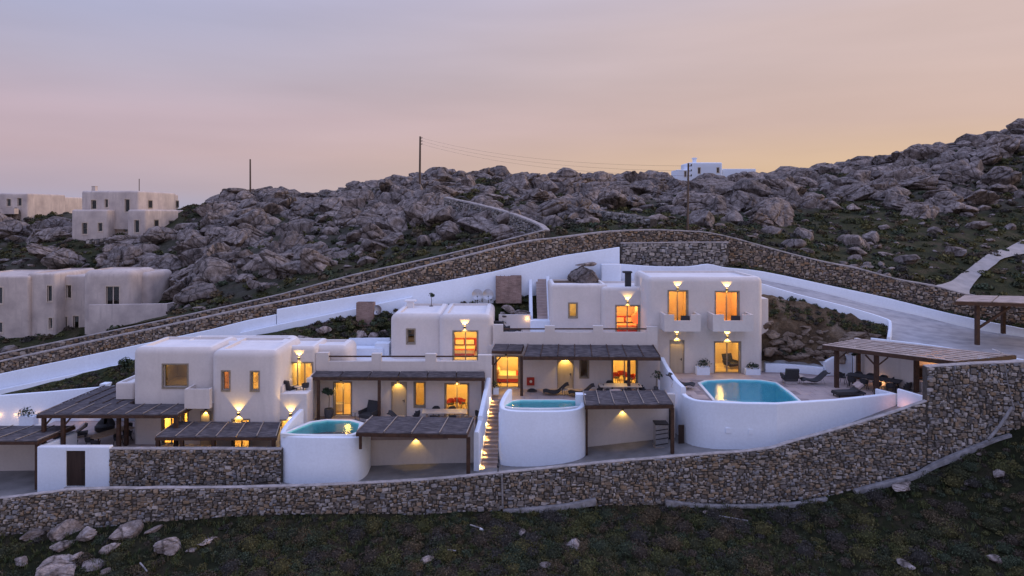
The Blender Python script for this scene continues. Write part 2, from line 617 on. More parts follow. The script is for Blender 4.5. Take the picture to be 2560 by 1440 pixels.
def granite(name, per_object=True, k=1.0):
    m, nt, b = base_mat(name, .92, .2)
    v = pos_vec(nt)
    r = ramp_node(nt, [(p_, tuple(min(.8, q_ * k) for q_ in c_)) for p_, c_ in ((.25, (.085, .075, .072)), (.42, (.20, .178, .172)), (.58, (.30, .268, .256)), (.75, (.44, .40, .38)))])
    nt.links.new(noise_node(nt, .9, 8, v, .65).outputs[0], r.inputs[0])
    # lichen and damp streaks
    r2 = ramp_node(nt, [(.42, (1, 1, 1)), (.62, (.58, .55, .52))])
    nt.links.new(noise_node(nt, 1.6, 6, pos_vec(nt, (1.4, 1.4, .5)), .6).outputs[0], r2.inputs[0])
    c = mix_node(nt, 1.0, r.outputs[0], r2.outputs[0], 'MULTIPLY')
    # joints in the rock
    vo = nt.nodes.new('ShaderNodeTexVoronoi')
    vo.feature = 'DISTANCE_TO_EDGE'
    vo.inputs['Scale'].default_value = .75
    wn_ = noise_node(nt, 1.1, 3, v)
    nt.links.new(mix_node(nt, .35, v, wn_.outputs['Color']), vo.inputs['Vector'])
    r3 = ramp_node(nt, [(0, (.18, .165, .155)), (.05, (1, 1, 1))])
    nt.links.new(vo.outputs['Distance'], r3.inputs[0])
    c = mix_node(nt, .85, c, mix_node(nt, 1.0, c, r3.outputs[0], 'MULTIPLY'))
    vo2 = nt.nodes.new('ShaderNodeTexVoronoi')
    vo2.feature = 'DISTANCE_TO_EDGE'
    vo2.inputs['Scale'].default_value = 2.1
    nt.links.new(mix_node(nt, .3, pos_vec(nt, (1, 1, 1.6), (.5, .3, 0)), wn_.outputs['Color']), vo2.inputs['Vector'])
    r6 = ramp_node(nt, [(0, (.45, .43, .42)), (.05, (1, 1, 1))])
    nt.links.new(vo2.outputs['Distance'], r6.inputs[0])
    c = mix_node(nt, .7, c, mix_node(nt, 1.0, c, r6.outputs[0], 'MULTIPLY'))
    # speckle
    r4 = ramp_node(nt, [(.35, (.75, .74, .73)), (.6, (1.1, 1.1, 1.1))])
    nt.links.new(noise_node(nt, 9, 4, v, .7).outputs[0], r4.inputs[0])
    c = mix_node(nt, 1.0, c, r4.outputs[0], 'MULTIPLY')
    if per_object:
        oi = nt.nodes.new('ShaderNodeObjectInfo')
        src = oi.outputs['Random']
    else:
        a = nt.nodes.new('ShaderNodeAttribute')
        a.attribute_name = 'rnd'
        src = a.outputs['Fac']
    r5 = ramp_node(nt, [(0, (.72, .70, .70)), (.5, (.98, .96, .96)), (1, (1.2, 1.14, 1.1))])
    nt.links.new(src, r5.inputs[0])
    nt.links.new(mix_node(nt, 1.0, c, r5.outputs[0], 'MULTIPLY'), b.inputs['Base Color'])
    bump_node(nt, b, noise_node(nt, 2.6, 8, v, .7).outputs[0], .8, .18)
    return m


M['granite'] = granite('granite', True)
M['palegranite'] = granite('pale_granite', True, 1.45)
M['granitemass'] = granite('granite_field', False)


def attr_leaf(name, rough=.85, trans=False):
    m, nt, b = base_mat(name, rough, .15)
    a = nt.nodes.new('ShaderNodeAttribute')
    a.attribute_name = 'tint'
    nt.links.new(a.outputs['Color'], b.inputs['Base Color'])
    return m


M['scrub'] = attr_leaf('scrub_foliage')
M['leaf'] = pmat('dark_leaf', (.035, .055, .028), (.02, .035, .02), 9, .6, use='Object')
M['bark'] = pmat('bark', (.12, .09, .07), (.08, .06, .05), 8, .9, .4, 30, use='Object')


def ground_mat(name, dark, green, earth, rock=False):
    m, nt, b = base_mat(name, .95, .1)
    v = pos_vec(nt)
    r = ramp_node(nt, [(.32, dark), (.5, green), (.66, earth)])
    nt.links.new(noise_node(nt, .45, 8, v, .65).outputs[0], r.inputs[0])
    r2 = ramp_node(nt, [(.3, (.55, .55, .55)), (.7, (1.25, 1.25, 1.2))])
    nt.links.new(noise_node(nt, 4, 6, v, .7).outputs[0], r2.inputs[0])
    c = mix_node(nt, 1.0, r.outputs[0], r2.outputs[0], 'MULTIPLY')
    if rock:
        a = nt.nodes.new('ShaderNodeAttribute')
        a.attribute_name = 'rock'
        g = ramp_node(nt, [(.3, (.035, .031, .027)), (.55, (.08, .072, .064)), (.75, (.15, .136, .128))])
        nt.links.new(noise_node(nt, .8, 8, v, .7).outputs[0], g.inputs[0])
        c = mix_node(nt, a.outputs['Fac'], c, g.outputs[0])
    nt.links.new(c, b.inputs['Base Color'])
    bump_node(nt, b, noise_node(nt, 1.8, 8, v, .7).outputs[0], .9, .25)
    return m


M['scrubground'] = ground_mat('scrub_ground', (.014, .015, .009), (.022, .025, .012), (.045, .036, .025))
M['hillground'] = ground_mat('hill_ground', (.026, .028, .018), (.042, .046, .022), (.08, .064, .044), True)
M['garden'] = ground_mat('garden_ground', (.024, .028, .015), (.038, .046, .018), (.07, .056, .035))
M['bank'] = ground_mat('cut_bank', (.05, .036, .026), (.13, .092, .06), (.25, .20, .16))
M['sea'] = pmat('sea', (.10, .13, .20), (.08, .11, .17), .01, .3)


def lamp_mat(name, c, s):
    m, nt, b = base_mat(name, .5, .2)
    b.inputs['Base Color'].default_value = (*c, 1)
    b.inputs['Emission Color'].default_value = (*c, 1)
    b.inputs['Emission Strength'].default_value = s
    return m


M['bulb'] = lamp_mat('warm_lamp', (1.0, .62, .16), 4.0)
M['shade'] = lamp_mat('red_lampshade', (1.0, .12, .03), 1.2)
WARM = (1.0, .61, .13)


def light(name, kind, loc, energy, parent=None, color=WARM, size=.1, rot=None, angle=None, blend=.3, world=True):
    d = bpy.data.lights.new(name, kind)
    d.energy = energy
    d.color = color
    d.shadow_soft_size = size
    if kind == 'SPOT':
        d.spot_size = angle
        d.spot_blend = blend
    o = bpy.data.objects.new(name, d)
    col.objects.link(o)
    o.location = loc
    if rot: o.rotation_euler = rot
    if parent is not None:
        o.parent = parent
        if world: o.location = Vector(loc) - WL[parent.name]
    return o
# ================================================================ the land
# ---- front stone wall line: column, row of its top, row of its foot, distance
FW = [(-260, 1270, 1362, 37.3), (-120, 1260, 1350, 37.4), (0, 1245, 1338, 37.5), (100, 1234, 1330, 37.6), (200, 1223, 1320, 37.8), (400, 1220, 1302, 38), (700, 1216, 1286, 38),
      (1000, 1203, 1284, 38), (1240, 1183, 1277, 38), (1460, 1161, 1264, 38.2), (1690, 1141, 1258, 38.6), (1900, 1124, 1258, 39),
      (2000, 1098, 1250, 39.2), (2180, 1048, 1212, 39.4), (2318, 1002, 1165, 39.4)]
FR = [(2318, 917, 1165, 39.4), (2430, 910, 1112, 39.1), (2560, 905, 1062, 38.7), (2760, 897, 1000, 38.0)]


def line(rows): return [(X(p, y), y, Z(t, y), Z(b, y)) for p, t, b, y in rows]


FWL = smooth_path(line(FW), 4)
FRL = line(FR)
ALLW = np.array(FWL + FRL[1:])


def fore_z(x, y):
    """ground in front of the front wall"""
    x = np.asarray(x, float); y = np.asarray(y, float)
    zb = np.interp(x, ALLW[:, 0], ALLW[:, 3])
    yw = np.interp(x, ALLW[:, 0], ALLW[:, 1])
    d = np.maximum(yw - y, 0)
    sl = np.interp(x, [-30, 0, 15, 24, 30], [.18, .2, .2, .30, .34])
    return zb - d * sl - .012 * np.maximum(d - 6, 0) ** 1.5 + .13 * fbm(x * .7, y * .7, 4, 3)


gx = np.linspace(-60, 60, 301)
tt = np.concatenate([[0], np.linspace(.01, 1, 75) ** 1.6])
GX, T = np.meshgrid(gx, tt)
GY = np.interp(GX, ALLW[:, 0], ALLW[:, 1]) + .25 - T * 45
GZ = fore_z(GX, GY)


def grid_faces(nr, nc):
    i = np.arange(nr * nc).reshape(nr, nc)
    return np.stack([i[:-1, :-1].ravel(), i[1:, :-1].ravel(), i[1:, 1:].ravel(), i[:-1, 1:].ravel()], 1)


def sheet(name, gx_, gy_, gz_, mat, attrs=None):
    v = np.stack([gx_.ravel(), gy_.ravel(), gz_.ravel()], 1)
    f = grid_faces(*gx_.shape)
    me = np_mesh(name, v, f, mat, attrs, True)
    if sum(p.normal.z for p in list(me.polygons)[:50]) < 0: me.flip_normals()
    o = put(bpy.data.objects.new(name, me))
    o['kind'] = 'structure'
    return o


sheet('ground', GX, GY, GZ, M['scrubground'])

# ---- hillside: thin-plate surface through points read at column, row, distance
HP = [(-250, 930, 57.5), (-100, 905, 58.5), (0, 893, 58.6), (300, 820, 59), (600, 768, 59.5), (877, 698, 60.5), (1100, 652, 61.5), (1360, 592, 63),
      (1530, 584, 62.5), (1700, 584, 63), (1860, 606, 62), (2052, 656, 60.5), (2243, 700, 59), (2435, 741, 57.5), (2620, 775, 56.5), (2900, 830, 55),
      (0, 852, 70), (-150, 868, 70), (200, 848, 70), (400, 812, 70), (0, 700, 84), (150, 660, 90), (50, 612, 100), (-200, 640, 95), (180, 592, 98), (340, 592, 98), (500, 560, 100), (320, 650, 88),
      (500, 700, 72), (600, 640, 80), (600, 560, 95), (800, 620, 78), (1000, 610, 74), (1000, 520, 95), (1200, 560, 78), (1100, 500, 92),
      (0, 545, 114), (180, 540, 116), (480, 518, 118), (600, 496, 120), (800, 506, 118), (900, 490, 117), (1050, 462, 118), (1240, 452, 124), (1400, 462, 130),
      (1500, 460, 134), (1680, 462, 146), (1790, 456, 160), (1900, 458, 140), (2120, 428, 130), (2300, 394, 122), (2460, 372, 118), (2560, 354, 115), (2760, 318, 112),
      (1400, 545, 78), (1500, 540, 85), (1700, 530, 88), (1900, 530, 88), (2100, 570, 78), (2300, 610, 72), (2500, 545, 86), (2560, 600, 76), (2470, 655, 66), (2300, 680, 62.5),
      (2700, 640, 74), (2800, 500, 90), (1600, 490, 105), (2000, 480, 102), (2300, 480, 98)]
hp = np.array([tuple(at(*p)) for p in HP])
extra = [(-95, 150, 12), (-50, 160, 14), (0, 175, 20), (40, 205, 20), (80, 170, 26), (115, 150, 30), (-100, 125, 19), (0, 230, 8), (-80, 220, 5), (100, 230, 12), (-75, 60, 5), (120, 70, 14), (110, 100, 26)]
hp = np.vstack([hp, np.array(extra, float)])


def tps(r2): return r2 * np.log(r2 + 1e-9)


_S = 50.0
_A = hp[:, :2] / _S
_n = len(hp)
_K = tps(((_A[:, None] - _A[None]) ** 2).sum(-1)) + np.eye(_n) * .004
_P = np.hstack([np.ones((_n, 1)), _A])
_L = np.block([[_K, _P], [_P.T, np.zeros((3, 3))]])
_w = np.linalg.solve(_L, np.concatenate([hp[:, 2], np.zeros(3)]))


def hill_base(x, y):
    x = np.asarray(x, float); y = np.asarray(y, float)
    sh = x.shape
    a = np.stack([x.ravel(), y.ravel()], 1) / _S
    z = np.zeros(len(a))
    for i in range(0, len(a), 20000):
        b = a[i:i + 20000]
        z[i:i + 20000] = tps(((b[:, None] - _A[None]) ** 2).sum(-1)) @ _w[:_n] + _w[_n] + b @ _w[_n + 1:]
    return z.reshape(sh)


def inside(px, py, poly):
    c = np.zeros(px.shape, bool)
    j = len(poly) - 1
    for i in range(len(poly)):
        xi, yi = poly[i]; xj, yj = poly[j]
        with np.errstate(divide='ignore', invalid='ignore'):
            c ^= ((yi > py) != (yj > py)) & (px < (xj - xi) * (py - yi) / (yj - yi + 1e-12) + xi)
        j = i
    return c


ROCKY = [[(240, 690), (330, 610), (480, 540), (560, 485), (640, 490), (900, 455), (1110, 440), (1180, 520), (1250, 540), (1330, 575), (1180, 600), (1000, 625), (860, 660), (640, 735), (430, 772), (395, 700)],
         [(-200, 500), (185, 500), (178, 600), (-200, 605)],
         [(900, 400), (2900, 250), (2900, 500), (2560, 512), (2300, 535), (2130, 495), (1960, 560), (1760, 570), (1640, 515), (1450, 545), (1250, 525), (1100, 490)],
         [(1270, 520), (1400, 510), (1470, 560), (1400, 580), (1330, 560)], [(0, 672), (170, 630), (210, 665), (150, 690), (0, 690)]]


def proj(x, y, z):
    return CX + F * x / y, HY - (z - CZ) * F / y


def rockiness(x, y, z):
    px, py = proj(x, y, z)
    wob = 18 * fbm(x * .15, y * .15, 3, 9)
    r = np.zeros(np.shape(px), bool)
    for p in ROCKY: r |= inside(px + wob, py + wob, p)
    return r


# near edge of the hillside: just behind the walls
BACK_EDGE = np.array([(X(p, y), y) for p, y in ((-400, 57), (0, 58.4), (300, 58.8), (600, 59.3), (877, 60.3), (1100, 61.3), (1360, 62.6), (1530, 62.0), (1720, 62.0), (1860, 61.2), (2052, 59.8), (2243, 58.2), (2435, 56.6), (2620, 55.5), (2900, 54))])
hx = np.linspace(-130, 150, 351)
ht = np.linspace(0, 1, 150) ** 1.7
HX, HT = np.meshgrid(hx, ht)
HYY = np.interp(HX, BACK_EDGE[:, 0], BACK_EDGE[:, 1]) + HT * 190
HB = hill_base(HX, HYY)


def hill_z(x, y):
    x = np.asarray(x, float); y = np.asarray(y, float)
    return hill_base(x, y) + .35 * fbm(x * .25, y * .25, 4, 21)


HZ = HB + .35 * fbm(HX * .25, HYY * .25, 4, 21)
RK = rockiness(HX, HYY, HZ).astype(float)
HZ = HZ + RK * (.6 * np.abs(fbm(HX * .5, HYY * .5, 3, 5)))
sheet('hillside', HX, HYY, HZ, M['hillground'], {'rock': ('FLOAT', RK * .5)})

# sea and low land far below, out to the horizon
MB().box(-6000, 6000, 60, 8000, -62, -60).build('sea', M['sea'])['kind'] = 'structure'

# ---- ground inside the compound (under and between the houses)
CP = [(0, 1240, 41), (-200, 1260, 41), (400, 1225, 41), (1000, 1190, 40.5), (1300, 1175, 41.5), (1600, 1140, 42.5), (1900, 1120, 42), (2200, 1040, 41.5), (2310, 1010, 40.5), (2500, 960, 41)]


def path_h(px): return np.interp(px, [-300, 0, 300, 700, 1050, 1350, 1680, 1900, 2100, 2330, 2700], [16.6, 16.5, 16.45, 16.0, 15.66, 15.5, 14.6, 14.2, 13.1, 11.6, 9.0])


pxs = np.linspace(-300, 2420, 120)
ys = np.linspace(0, 1, 8)
PX_, TT = np.meshgrid(pxs, ys)
PXX = (PX_ - CX) * 41 / F
PYY = np.interp(PXX, ALLW[:, 0], ALLW[:, 1]) + .35 + TT * (44.5 - 38.4)
sheet('path', PXX, PYY, CZ - path_h(PX_), M['pathcon'])


def patch(name, rows, mat, n=7, rough=.12, seed=4, kind='structure'):
    """a bed of ground: rows of (px, py, Y) from near to far, each row the same length"""
    R = np.array([[tuple(at(*p)) for p in r] for r in rows])
    def dens(A, n, ax):
        k = A.shape[ax]
        t = np.linspace(0, k - 1, (k - 1) * n + 1)
        i = np.minimum(t.astype(int), k - 2)
        f = (t - i).reshape([-1 if a == ax else 1 for a in range(3)])
        return np.take(A, i, ax) * (1 - f) + np.take(A, i + 1, ax) * f
    R = dens(dens(R, n, 0), n, 1)
    z = R[..., 2] + rough * fbm(R[..., 0] * 1.1, R[..., 1] * 1.1, 4, seed)
    return sheet(name, R[..., 0], R[..., 1], z, mat)


GARDEN = patch('garden_bed', [[(-60, 1010, 49.3), (120, 992, 49.3), (262, 980, 49.3), (360, 960, 49.5)], [(-60, 1000, 50.5), (130, 972, 50.5), (262, 945, 50.5), (360, 925, 50.5)],
                              [(-60, 1000, 52.2), (130, 955, 52.2), (262, 920, 52.3), (360, 895, 52.3)]], M['garden'])
GARDEN2 = patch('garden_slope', [[(640, 865, 49.3), (800, 860, 50.2), (885, 850, 51.9), (1000, 848, 52.0), (1260, 812, 54.3), (1345, 805, 54.6)],
                                 [(640, 848, 51), (800, 824, 52.2), (900, 815, 53.2), (1000, 803, 53.8), (1260, 775, 56), (1345, 770, 56)],
                                 [(640, 838, 53.6), (800, 800, 54.6), (900, 778, 55.2), (1000, 765, 55.8), (1260, 740, 57.2), (1345, 735, 57.4)]], M['garden'], 6, .15, 8)
BANK = patch('cut_bank', [[(1880, 900, 50.2), (1960, 900, 50), (2060, 910, 49.3), (2150, 905, 48.9), (2225, 880, 48.6)], [(1880, 850, 50.8), (1960, 850, 50.6), (2060, 860, 50), (2150, 850, 49.5), (2222, 848, 48.9)],
                          [(1880, 790, 51.6), (1960, 795, 51.4), (2060, 815, 50.8), (2150, 828, 50.2), (2220, 838, 49.3)], [(1880, 735, 53), (1960, 742, 52.7), (2060, 770, 51.8), (2150, 796, 50.8), (2216, 815, 49.9)]], M['bank'], 8, .4, 13)
patch('grass_verge', [[(1800, 668, 57.6), (1908, 684, 57), (2084, 722, 56), (2223, 752, 55), (2383, 790, 54.2), (2600, 830, 52.5)],
                      [(1800, 660, 59), (1908, 672, 58.6), (2084, 715, 57.4), (2223, 745, 56.4), (2383, 780, 55.4), (2600, 820, 53.6)]], M['garden'], 6, .1, 6)


# ================================================================ stones
def unit_stone(seed):
    """an angular rubble stone: a rough quadrilateral with chipped corners"""
    r = random.Random(seed)
    q = [(-.5 + r.uniform(0, .10), -.5 + r.uniform(0, .12)), (.5 - r.uniform(0, .10), -.5 + r.uniform(0, .12)), (.5 - r.uniform(0, .14), .5 - r.uniform(0, .14)), (-.5 + r.uniform(0, .14), .5 - r.uniform(0, .14))]
    base = []
    for i in range(4):
        p, c, n_ = q[i - 1], q[i], q[(i + 1) % 4]
        t1, t2 = r.uniform(.05, .28), r.uniform(.05, .28)
        base.append((c[0] + (p[0] - c[0]) * t1, c[1] + (p[1] - c[1]) * t1))
        base.append((c[0] + (n_[0] - c[0]) * t2, c[1] + (n_[1] - c[1]) * t2))
    vs = [(x, .3, z) for x, z in base]
    vs += [(x * .97, -.6 + r.uniform(-.15, .15), z * .96) for x, z in base]
    ox, oz, tx, tz = r.uniform(-.05, .05), r.uniform(-.05, .05), r.uniform(-.5, .5), r.uniform(-.6, .3)
    vs += [(x * .74 + ox, -1 + tx * x + tz * z + r.uniform(-.08, .08), z * .72 + oz) for x, z in base]
    fs = []
    for i in range(8):
        j = (i + 1) % 8
        fs += [(i, j, 8 + j, 8 + i), (8 + i, 8 + j, 16 + j, 16 + i)]
    fs.append(tuple(range(16, 24)))
    return vs, fs


UNIT = [unit_stone(100 + k) for k in range(12)]
_tri = []
for vs, fs in UNIT:
    t = []
    for f in fs:
        for i in range(1, len(f) - 1): t.append((f[0], f[i], f[i + 1]))
    _tri.append((np.array(vs, np.float32), np.array(t, np.int32)))
_stone_me = {}


def stone_mesh(k, key):
    if (k, key) not in _stone_me:
        me = bpy.data.meshes.new('stone')
        me.from_pydata(UNIT[k][0], [], UNIT[k][1])
        finish(me, ST[key][0])
        _stone_me[(k, key)] = me
    return _stone_me[(k, key)]


def lay_stones(root, pts, cell, key, seed=1, most=300, wmax=3, hmax=2, depth=.07, min_px=0):
    """rubble facing on the near side of a wall line (X, Y, ztop, zbottom)"""
    R = random.Random(seed)
    P = np.array(pts)
    seg = np.hypot(np.diff(P[:, 0]), np.diff(P[:, 1]))
    U = np.concatenate([[0], np.cumsum(seg)])
    z0 = P[:, 3].min() - .1
    nu, nz = int(U[-1] / cell), int((P[:, 2].max() - z0) / cell) + 2
    occ = np.zeros((nu + 8, nz + 8), bool)
    out = []
    II, JJ = np.meshgrid(np.arange(nu + 8) * .23, np.arange(nz + 8) * .23, indexing='ij')
    WU, WZ = fbm(II + 7.1, JJ * 2.2, 2, seed), fbm(II * 1.6, JJ + 3.3, 2, seed + 5)
    for j in range(nz):
        for i in range(nu):
            if occ[i, j]: continue
            w = R.choices(range(1, wmax + 1), [3, 5, 3, 1.5, .8][:wmax])[0]
            h = R.choices(range(1, hmax + 1), [5, 3, 1][:hmax])[0]
            while w > 1 and (occ[i:i + w, j:j + h].any() or i + w > nu): w -= 1
            while h > 1 and occ[i:i + w, j:j + h].any(): h -= 1
            occ[i:i + w, j:j + h] = True
            u = (i + w / 2 + R.uniform(-.12, .12)) * cell
            u += cell * 1.5 * WU[i, j]
            u = min(max(u, w * cell / 2), U[-1] - w * cell / 2)
            zl = z0 + j * cell + R.uniform(-.1, .1) * cell + cell * 1.6 * WZ[i, j]
            zh = zl + h * cell
            zt, zb = np.interp(u, U, P[:, 2]), np.interp(u, U, P[:, 3])
            if zl < zb - .35: continue
            zh = min(zh, zt - .015)
            if zh - zl < cell * .45: continue
            k = min(int(np.searchsorted(U, u)) - 1, len(seg) - 1)
            k = max(k, 0)
            d = (P[k + 1, :2] - P[k, :2]) / seg[k]
            p = P[k, :2] + d * (u - U[k])
            out.append((R.randrange(12), p[0], p[1], (zl + zh) / 2, math.atan2(d[1], d[0]), w * cell * 1.03, depth * R.uniform(.6, 1.3), (zh - zl) * 1.03, R.uniform(-.14, .14)))
    def size(s):
        px, py = proj(s[1], s[2], s[3])
        return -(s[5] * s[7]) / s[2] ** 2 if -20 < px < 2580 and -20 < py < 1460 else 0
    out.sort(key=size)
    for s in out[:most]:
        o = bpy.data.objects.new('stone', stone_mesh(s[0], key))
        col.objects.link(o)
        o.parent = root
        o.location = Vector(s[1:4]) - WL[root.name]
        o.rotation_euler = (0, s[8], s[4])
        o.scale = s[5:8]
    V, Fc, A, n = [], [], [], 0
    for s in out[most:]:
        v, t = _tri[s[0]]
        v = v * np.array(s[5:8])
        cr_, sr_ = math.cos(s[8]), math.sin(s[8])
        v = np.stack([v[:, 0] * cr_ + v[:, 2] * sr_, v[:, 1], -v[:, 0] * sr_ + v[:, 2] * cr_], 1)
        c, sn = math.cos(s[4]), math.sin(s[4])
        V.append(np.stack([v[:, 0] * c - v[:, 1] * sn + s[1], v[:, 0] * sn + v[:, 1] * c + s[2], v[:, 2] + s[3]], 1))
        Fc.append(t + n)
        A.append(np.full(len(v), R.random()))
        n += len(v)
    if V:
        me = np_mesh('stonework', np.vstack(V), np.vstack(Fc), ST[key][1], {'rnd': ('FLOAT', np.concatenate(A))})
        o = put(bpy.data.objects.new('stonework', me), root)
        o['kind'] = 'stuff'
    return len(out)


def offset(pts, d, dz_top=0):
    """move a wall line away from the camera side by d"""
    out = []
    for i, (x, y, a, b) in enumerate(pts):
        p, q = pts[max(i - 1, 0)], pts[min(i + 1, len(pts) - 1)]
        v = Vector((q[0] - p[0], q[1] - p[1])).normalized()
        out.append((x - v.y * d, y + v.x * d, a + dz_top, b))
    return out


def stone_wall(name, pts, cell, key, label, thick=.5, cap=.09, capover=.05, seed=1, most=300, capmat='coping', wmax=3, hmax=2, part_core='wall_core', depth=.07):
    m = pts[len(pts) // 2]
    t = thing(name, (m[0], m[1], m[3]), label, 'stone wall')
    ribbon(part_core, [(x, y, a - cap + .005, b - .4) for x, y, a, b in offset(pts, .03)], thick, M['mortar'], t, .02)
    lay_stones(t, [(x, y, a - cap, b) for x, y, a, b in pts], cell, key, seed, most, wmax, hmax, depth)
    if cap:
        c = offset(pts, -capover)
        n = max(1, len(c) // 8)
        for i in range(0, len(c) - 1, n):
            seg = c[i:i + n + 1]
            if len(seg) > 1:
                ribbon('coping', [(x, y, a + random.uniform(-.02, .02), a - cap - .01) for x, y, a, b in seg], thick + capover, M[capmat], t, .025)
    return t


front_wall = stone_wall('stone_wall', FWL, .105, 'grey', 'long grey and brown rubble wall along the scrub slope below the villas', .32, .045, .015, 3, wmax=4, hmax=2)
right_wall = stone_wall('stone_wall', FRL, .115, 'grey', 'tall rubble wall beside the slatted pergola, standing above the stepped end', .55, .04, .01, 5, wmax=3, hmax=3)
# concrete footing along the foot and the joint in the long wall
ft = []
for p, r_, y in ((1258, 1268, 37.75), (1330, 1268, 37.7), (1420, 1258, 37.8), (1490, 1246, 37.9)):
    ft.append((X(p, y), y, Z(r_, y) - .11 + random.uniform(-.07, .07), Z(r_, y) - .4))
ribbon('footing', smooth_path(ft, 3), .3, M['footing'], front_wall, .04)
ft = []
for p, r_, y in ((1665, 1250, 38.2), (1760, 1257, 38.3), (1880, 1259, 38.5), (1990, 1255, 38.6), (2070, 1238, 38.8)):
    ft.append((X(p, y), y, Z(r_, y) - .11 + random.uniform(-.07, .07), Z(r_, y) - .4))
ribbon('footing', smooth_path(ft, 3), .3, M['footing'], front_wall, .04)
ft = []
for p, r_, y in ((2140, 1222, 38.85), (2230, 1196, 38.9), (2290, 1180, 38.85), (2340, 1152, 38.8), (2400, 1130, 38.7), (2470, 1098, 38.6), (2530, 1080, 38.4)):
    ft.append((X(p, y), y, Z(r_, y) - .12 + random.uniform(-.07, .07), Z(r_, y) - .45))
ribbon('footing', smooth_path(ft, 3), .35, M['footing'], right_wall, .05)
MB().beam(at(1255, 1186, 37.86), at(1257, 1270, 37.86), .1, .12).build('joint_strip', M['footing'], front_wall)
pipe = MB().tube([at(2470, 1100, 38.4), at(2500, 1065, 38.45), at(2530, 1018, 38.5)], .09, 8).build('drain_pipe', M['footing'])
tag(pipe, 'pale grey pipe leaning up the tall rubble wall from the scrub', 'pipe')
MB().tube([at(2533, 1014, 38.62), at(2520, 960, 38.68), at(2512, 908, 38.72)], .03, 6).build('conduit', M['footing'], right_wall)

# ---- the walls along the road behind the villas
BL = [(-260, 962, 1010, 53.6), (0, 902, 945, 54), (240, 850, 895, 54.4), (480, 799, 845, 55), (700, 752, 795, 55.6), (877, 714, 757, 56.2), (1000, 680, 725, 56.8), (1167, 638, 690, 57.8), (1307, 604, 665, 58.6),
      (1419, 590, 645, 59.2), (1528, 577, 665, 59.8), (1637, 573, 668, 60), (1720, 576, 668, 60), (1780, 581, 668, 59.9), (1860, 600, 668, 59.4), (1940, 623, 690, 58.8), (2052, 651, 715, 57.8), (2147, 670, 735, 57), (2243, 696, 755, 56.2), (2339, 714, 775, 55.3), (2435, 738, 800, 54.4), (2620, 775, 830, 53)]
back_line = smooth_path(line(BL), 3)
back_wall = stone_wall('stone_wall', back_line, .125, 'ochre', 'long ochre rubble retaining wall with pale coping behind the white villas', .6, .10, .05, 9, wmax=3, hmax=2)
UL = [(-260, 940, 985, 57), (0, 884, 925, 57.4), (240, 834, 880, 57.8), (480, 784, 830, 58.2), (700, 735, 785, 58.8), (877, 688, 740, 59.4), (1000, 661, 715, 60), (1167, 623, 675, 61), (1290, 592, 640, 61.8), (1362, 574, 615, 62.2)]
upper_line = smooth_path(line(UL), 2)
upper_wall = stone_wall('stone_wall', upper_line, .17, 'ochre', 'narrow ochre wall on the uphill side of the road, ending at the bend', .5, .08, .04, 12, most=200)
TL = [(1110, 492, 520, 84), (1180, 507, 540, 79), (1250, 524, 565, 73), (1310, 545, 590, 67.5), (1345, 560, 600, 64.5), (1362, 574, 612, 62.6)]
turn_line = smooth_path(line(TL), 3)
turn_wall = stone_wall('stone_wall', turn_line, .17, 'mid', 'curved grey stone wall climbing from the road bend into the boulders', .5, .14, .08, 15, most=200)
ML = [(1552, 607, 672, 58.6), (1680, 605, 672, 58.6), (1822, 605, 668, 58.4)]
mid_wall = stone_wall('stone_wall', line(ML), .16, 'mid', 'straight grey stone wall rising behind the upper villa roof', .5, .07, .03, 18)
# the road between the two left walls
rows = [(X(p, y), y + .55, Z(t, y) - .95) for p, t, b, y in BL[:9]]
V = [(x, y, z) for x, y, z in rows] + [(x * 1.0 + 0, y + 2.8, z) for x, y, z in rows]
n = len(rows)
MB().add(V, [(i, i + 1, n + i + 1, n + i) for i in range(n - 1)]).build('road', M['track'])['kind'] = 'structure'

# dry rubble walls on the hillside
def hill_wall(px_pts, label, h=.9, seed=1, cell=.26):
    pts = []
    for p, r_, y in px_pts:
        x = X(p, y); z = float(hill_z(x, y))
        pts.append((x, y, z + h, z - .2))
    pts = smooth_path(pts, 3)
    t = thing('dry_stone_wall', (pts[0][0], pts[0][1], pts[0][3]), label, 'stone wall')
    ribbon('wall_core', offset(pts, .03), .7, M['mortar'], t, .1)
    lay_stones(t, pts, cell, 'mid', seed, 150, 3, 2, .16)
    return t


hill_wall([(1440, 525, 86), (1480, 535, 80), (1520, 548, 75), (1580, 565, 70), (1625, 575, 66)], 'tumbled dry stone wall running down the scrub to the coped wall', .9, 31)
hill_wall([(200, 700, 80), (260, 670, 84), (330, 640, 88), (380, 625, 91)], 'dry stone wall between green slope and boulders below the hill house', 1.0, 33)
hill_wall([(780, 490, 112), (830, 488, 111), (900, 490, 109), (960, 492, 107)], 'low dry stone wall below the skyline beside the tallest pole', 1.6, 35)
hill_wall([(216, 590, 95), (270, 590, 95), (318, 590, 95)], 'short stone wall at the foot of the cream hill house', 1.0, 36)
hill_wall([(620, 510, 116), (680, 508, 115), (740, 508, 114), (790, 505, 113)], 'dry stone wall on the crest beside the short pole', 1.6, 37)

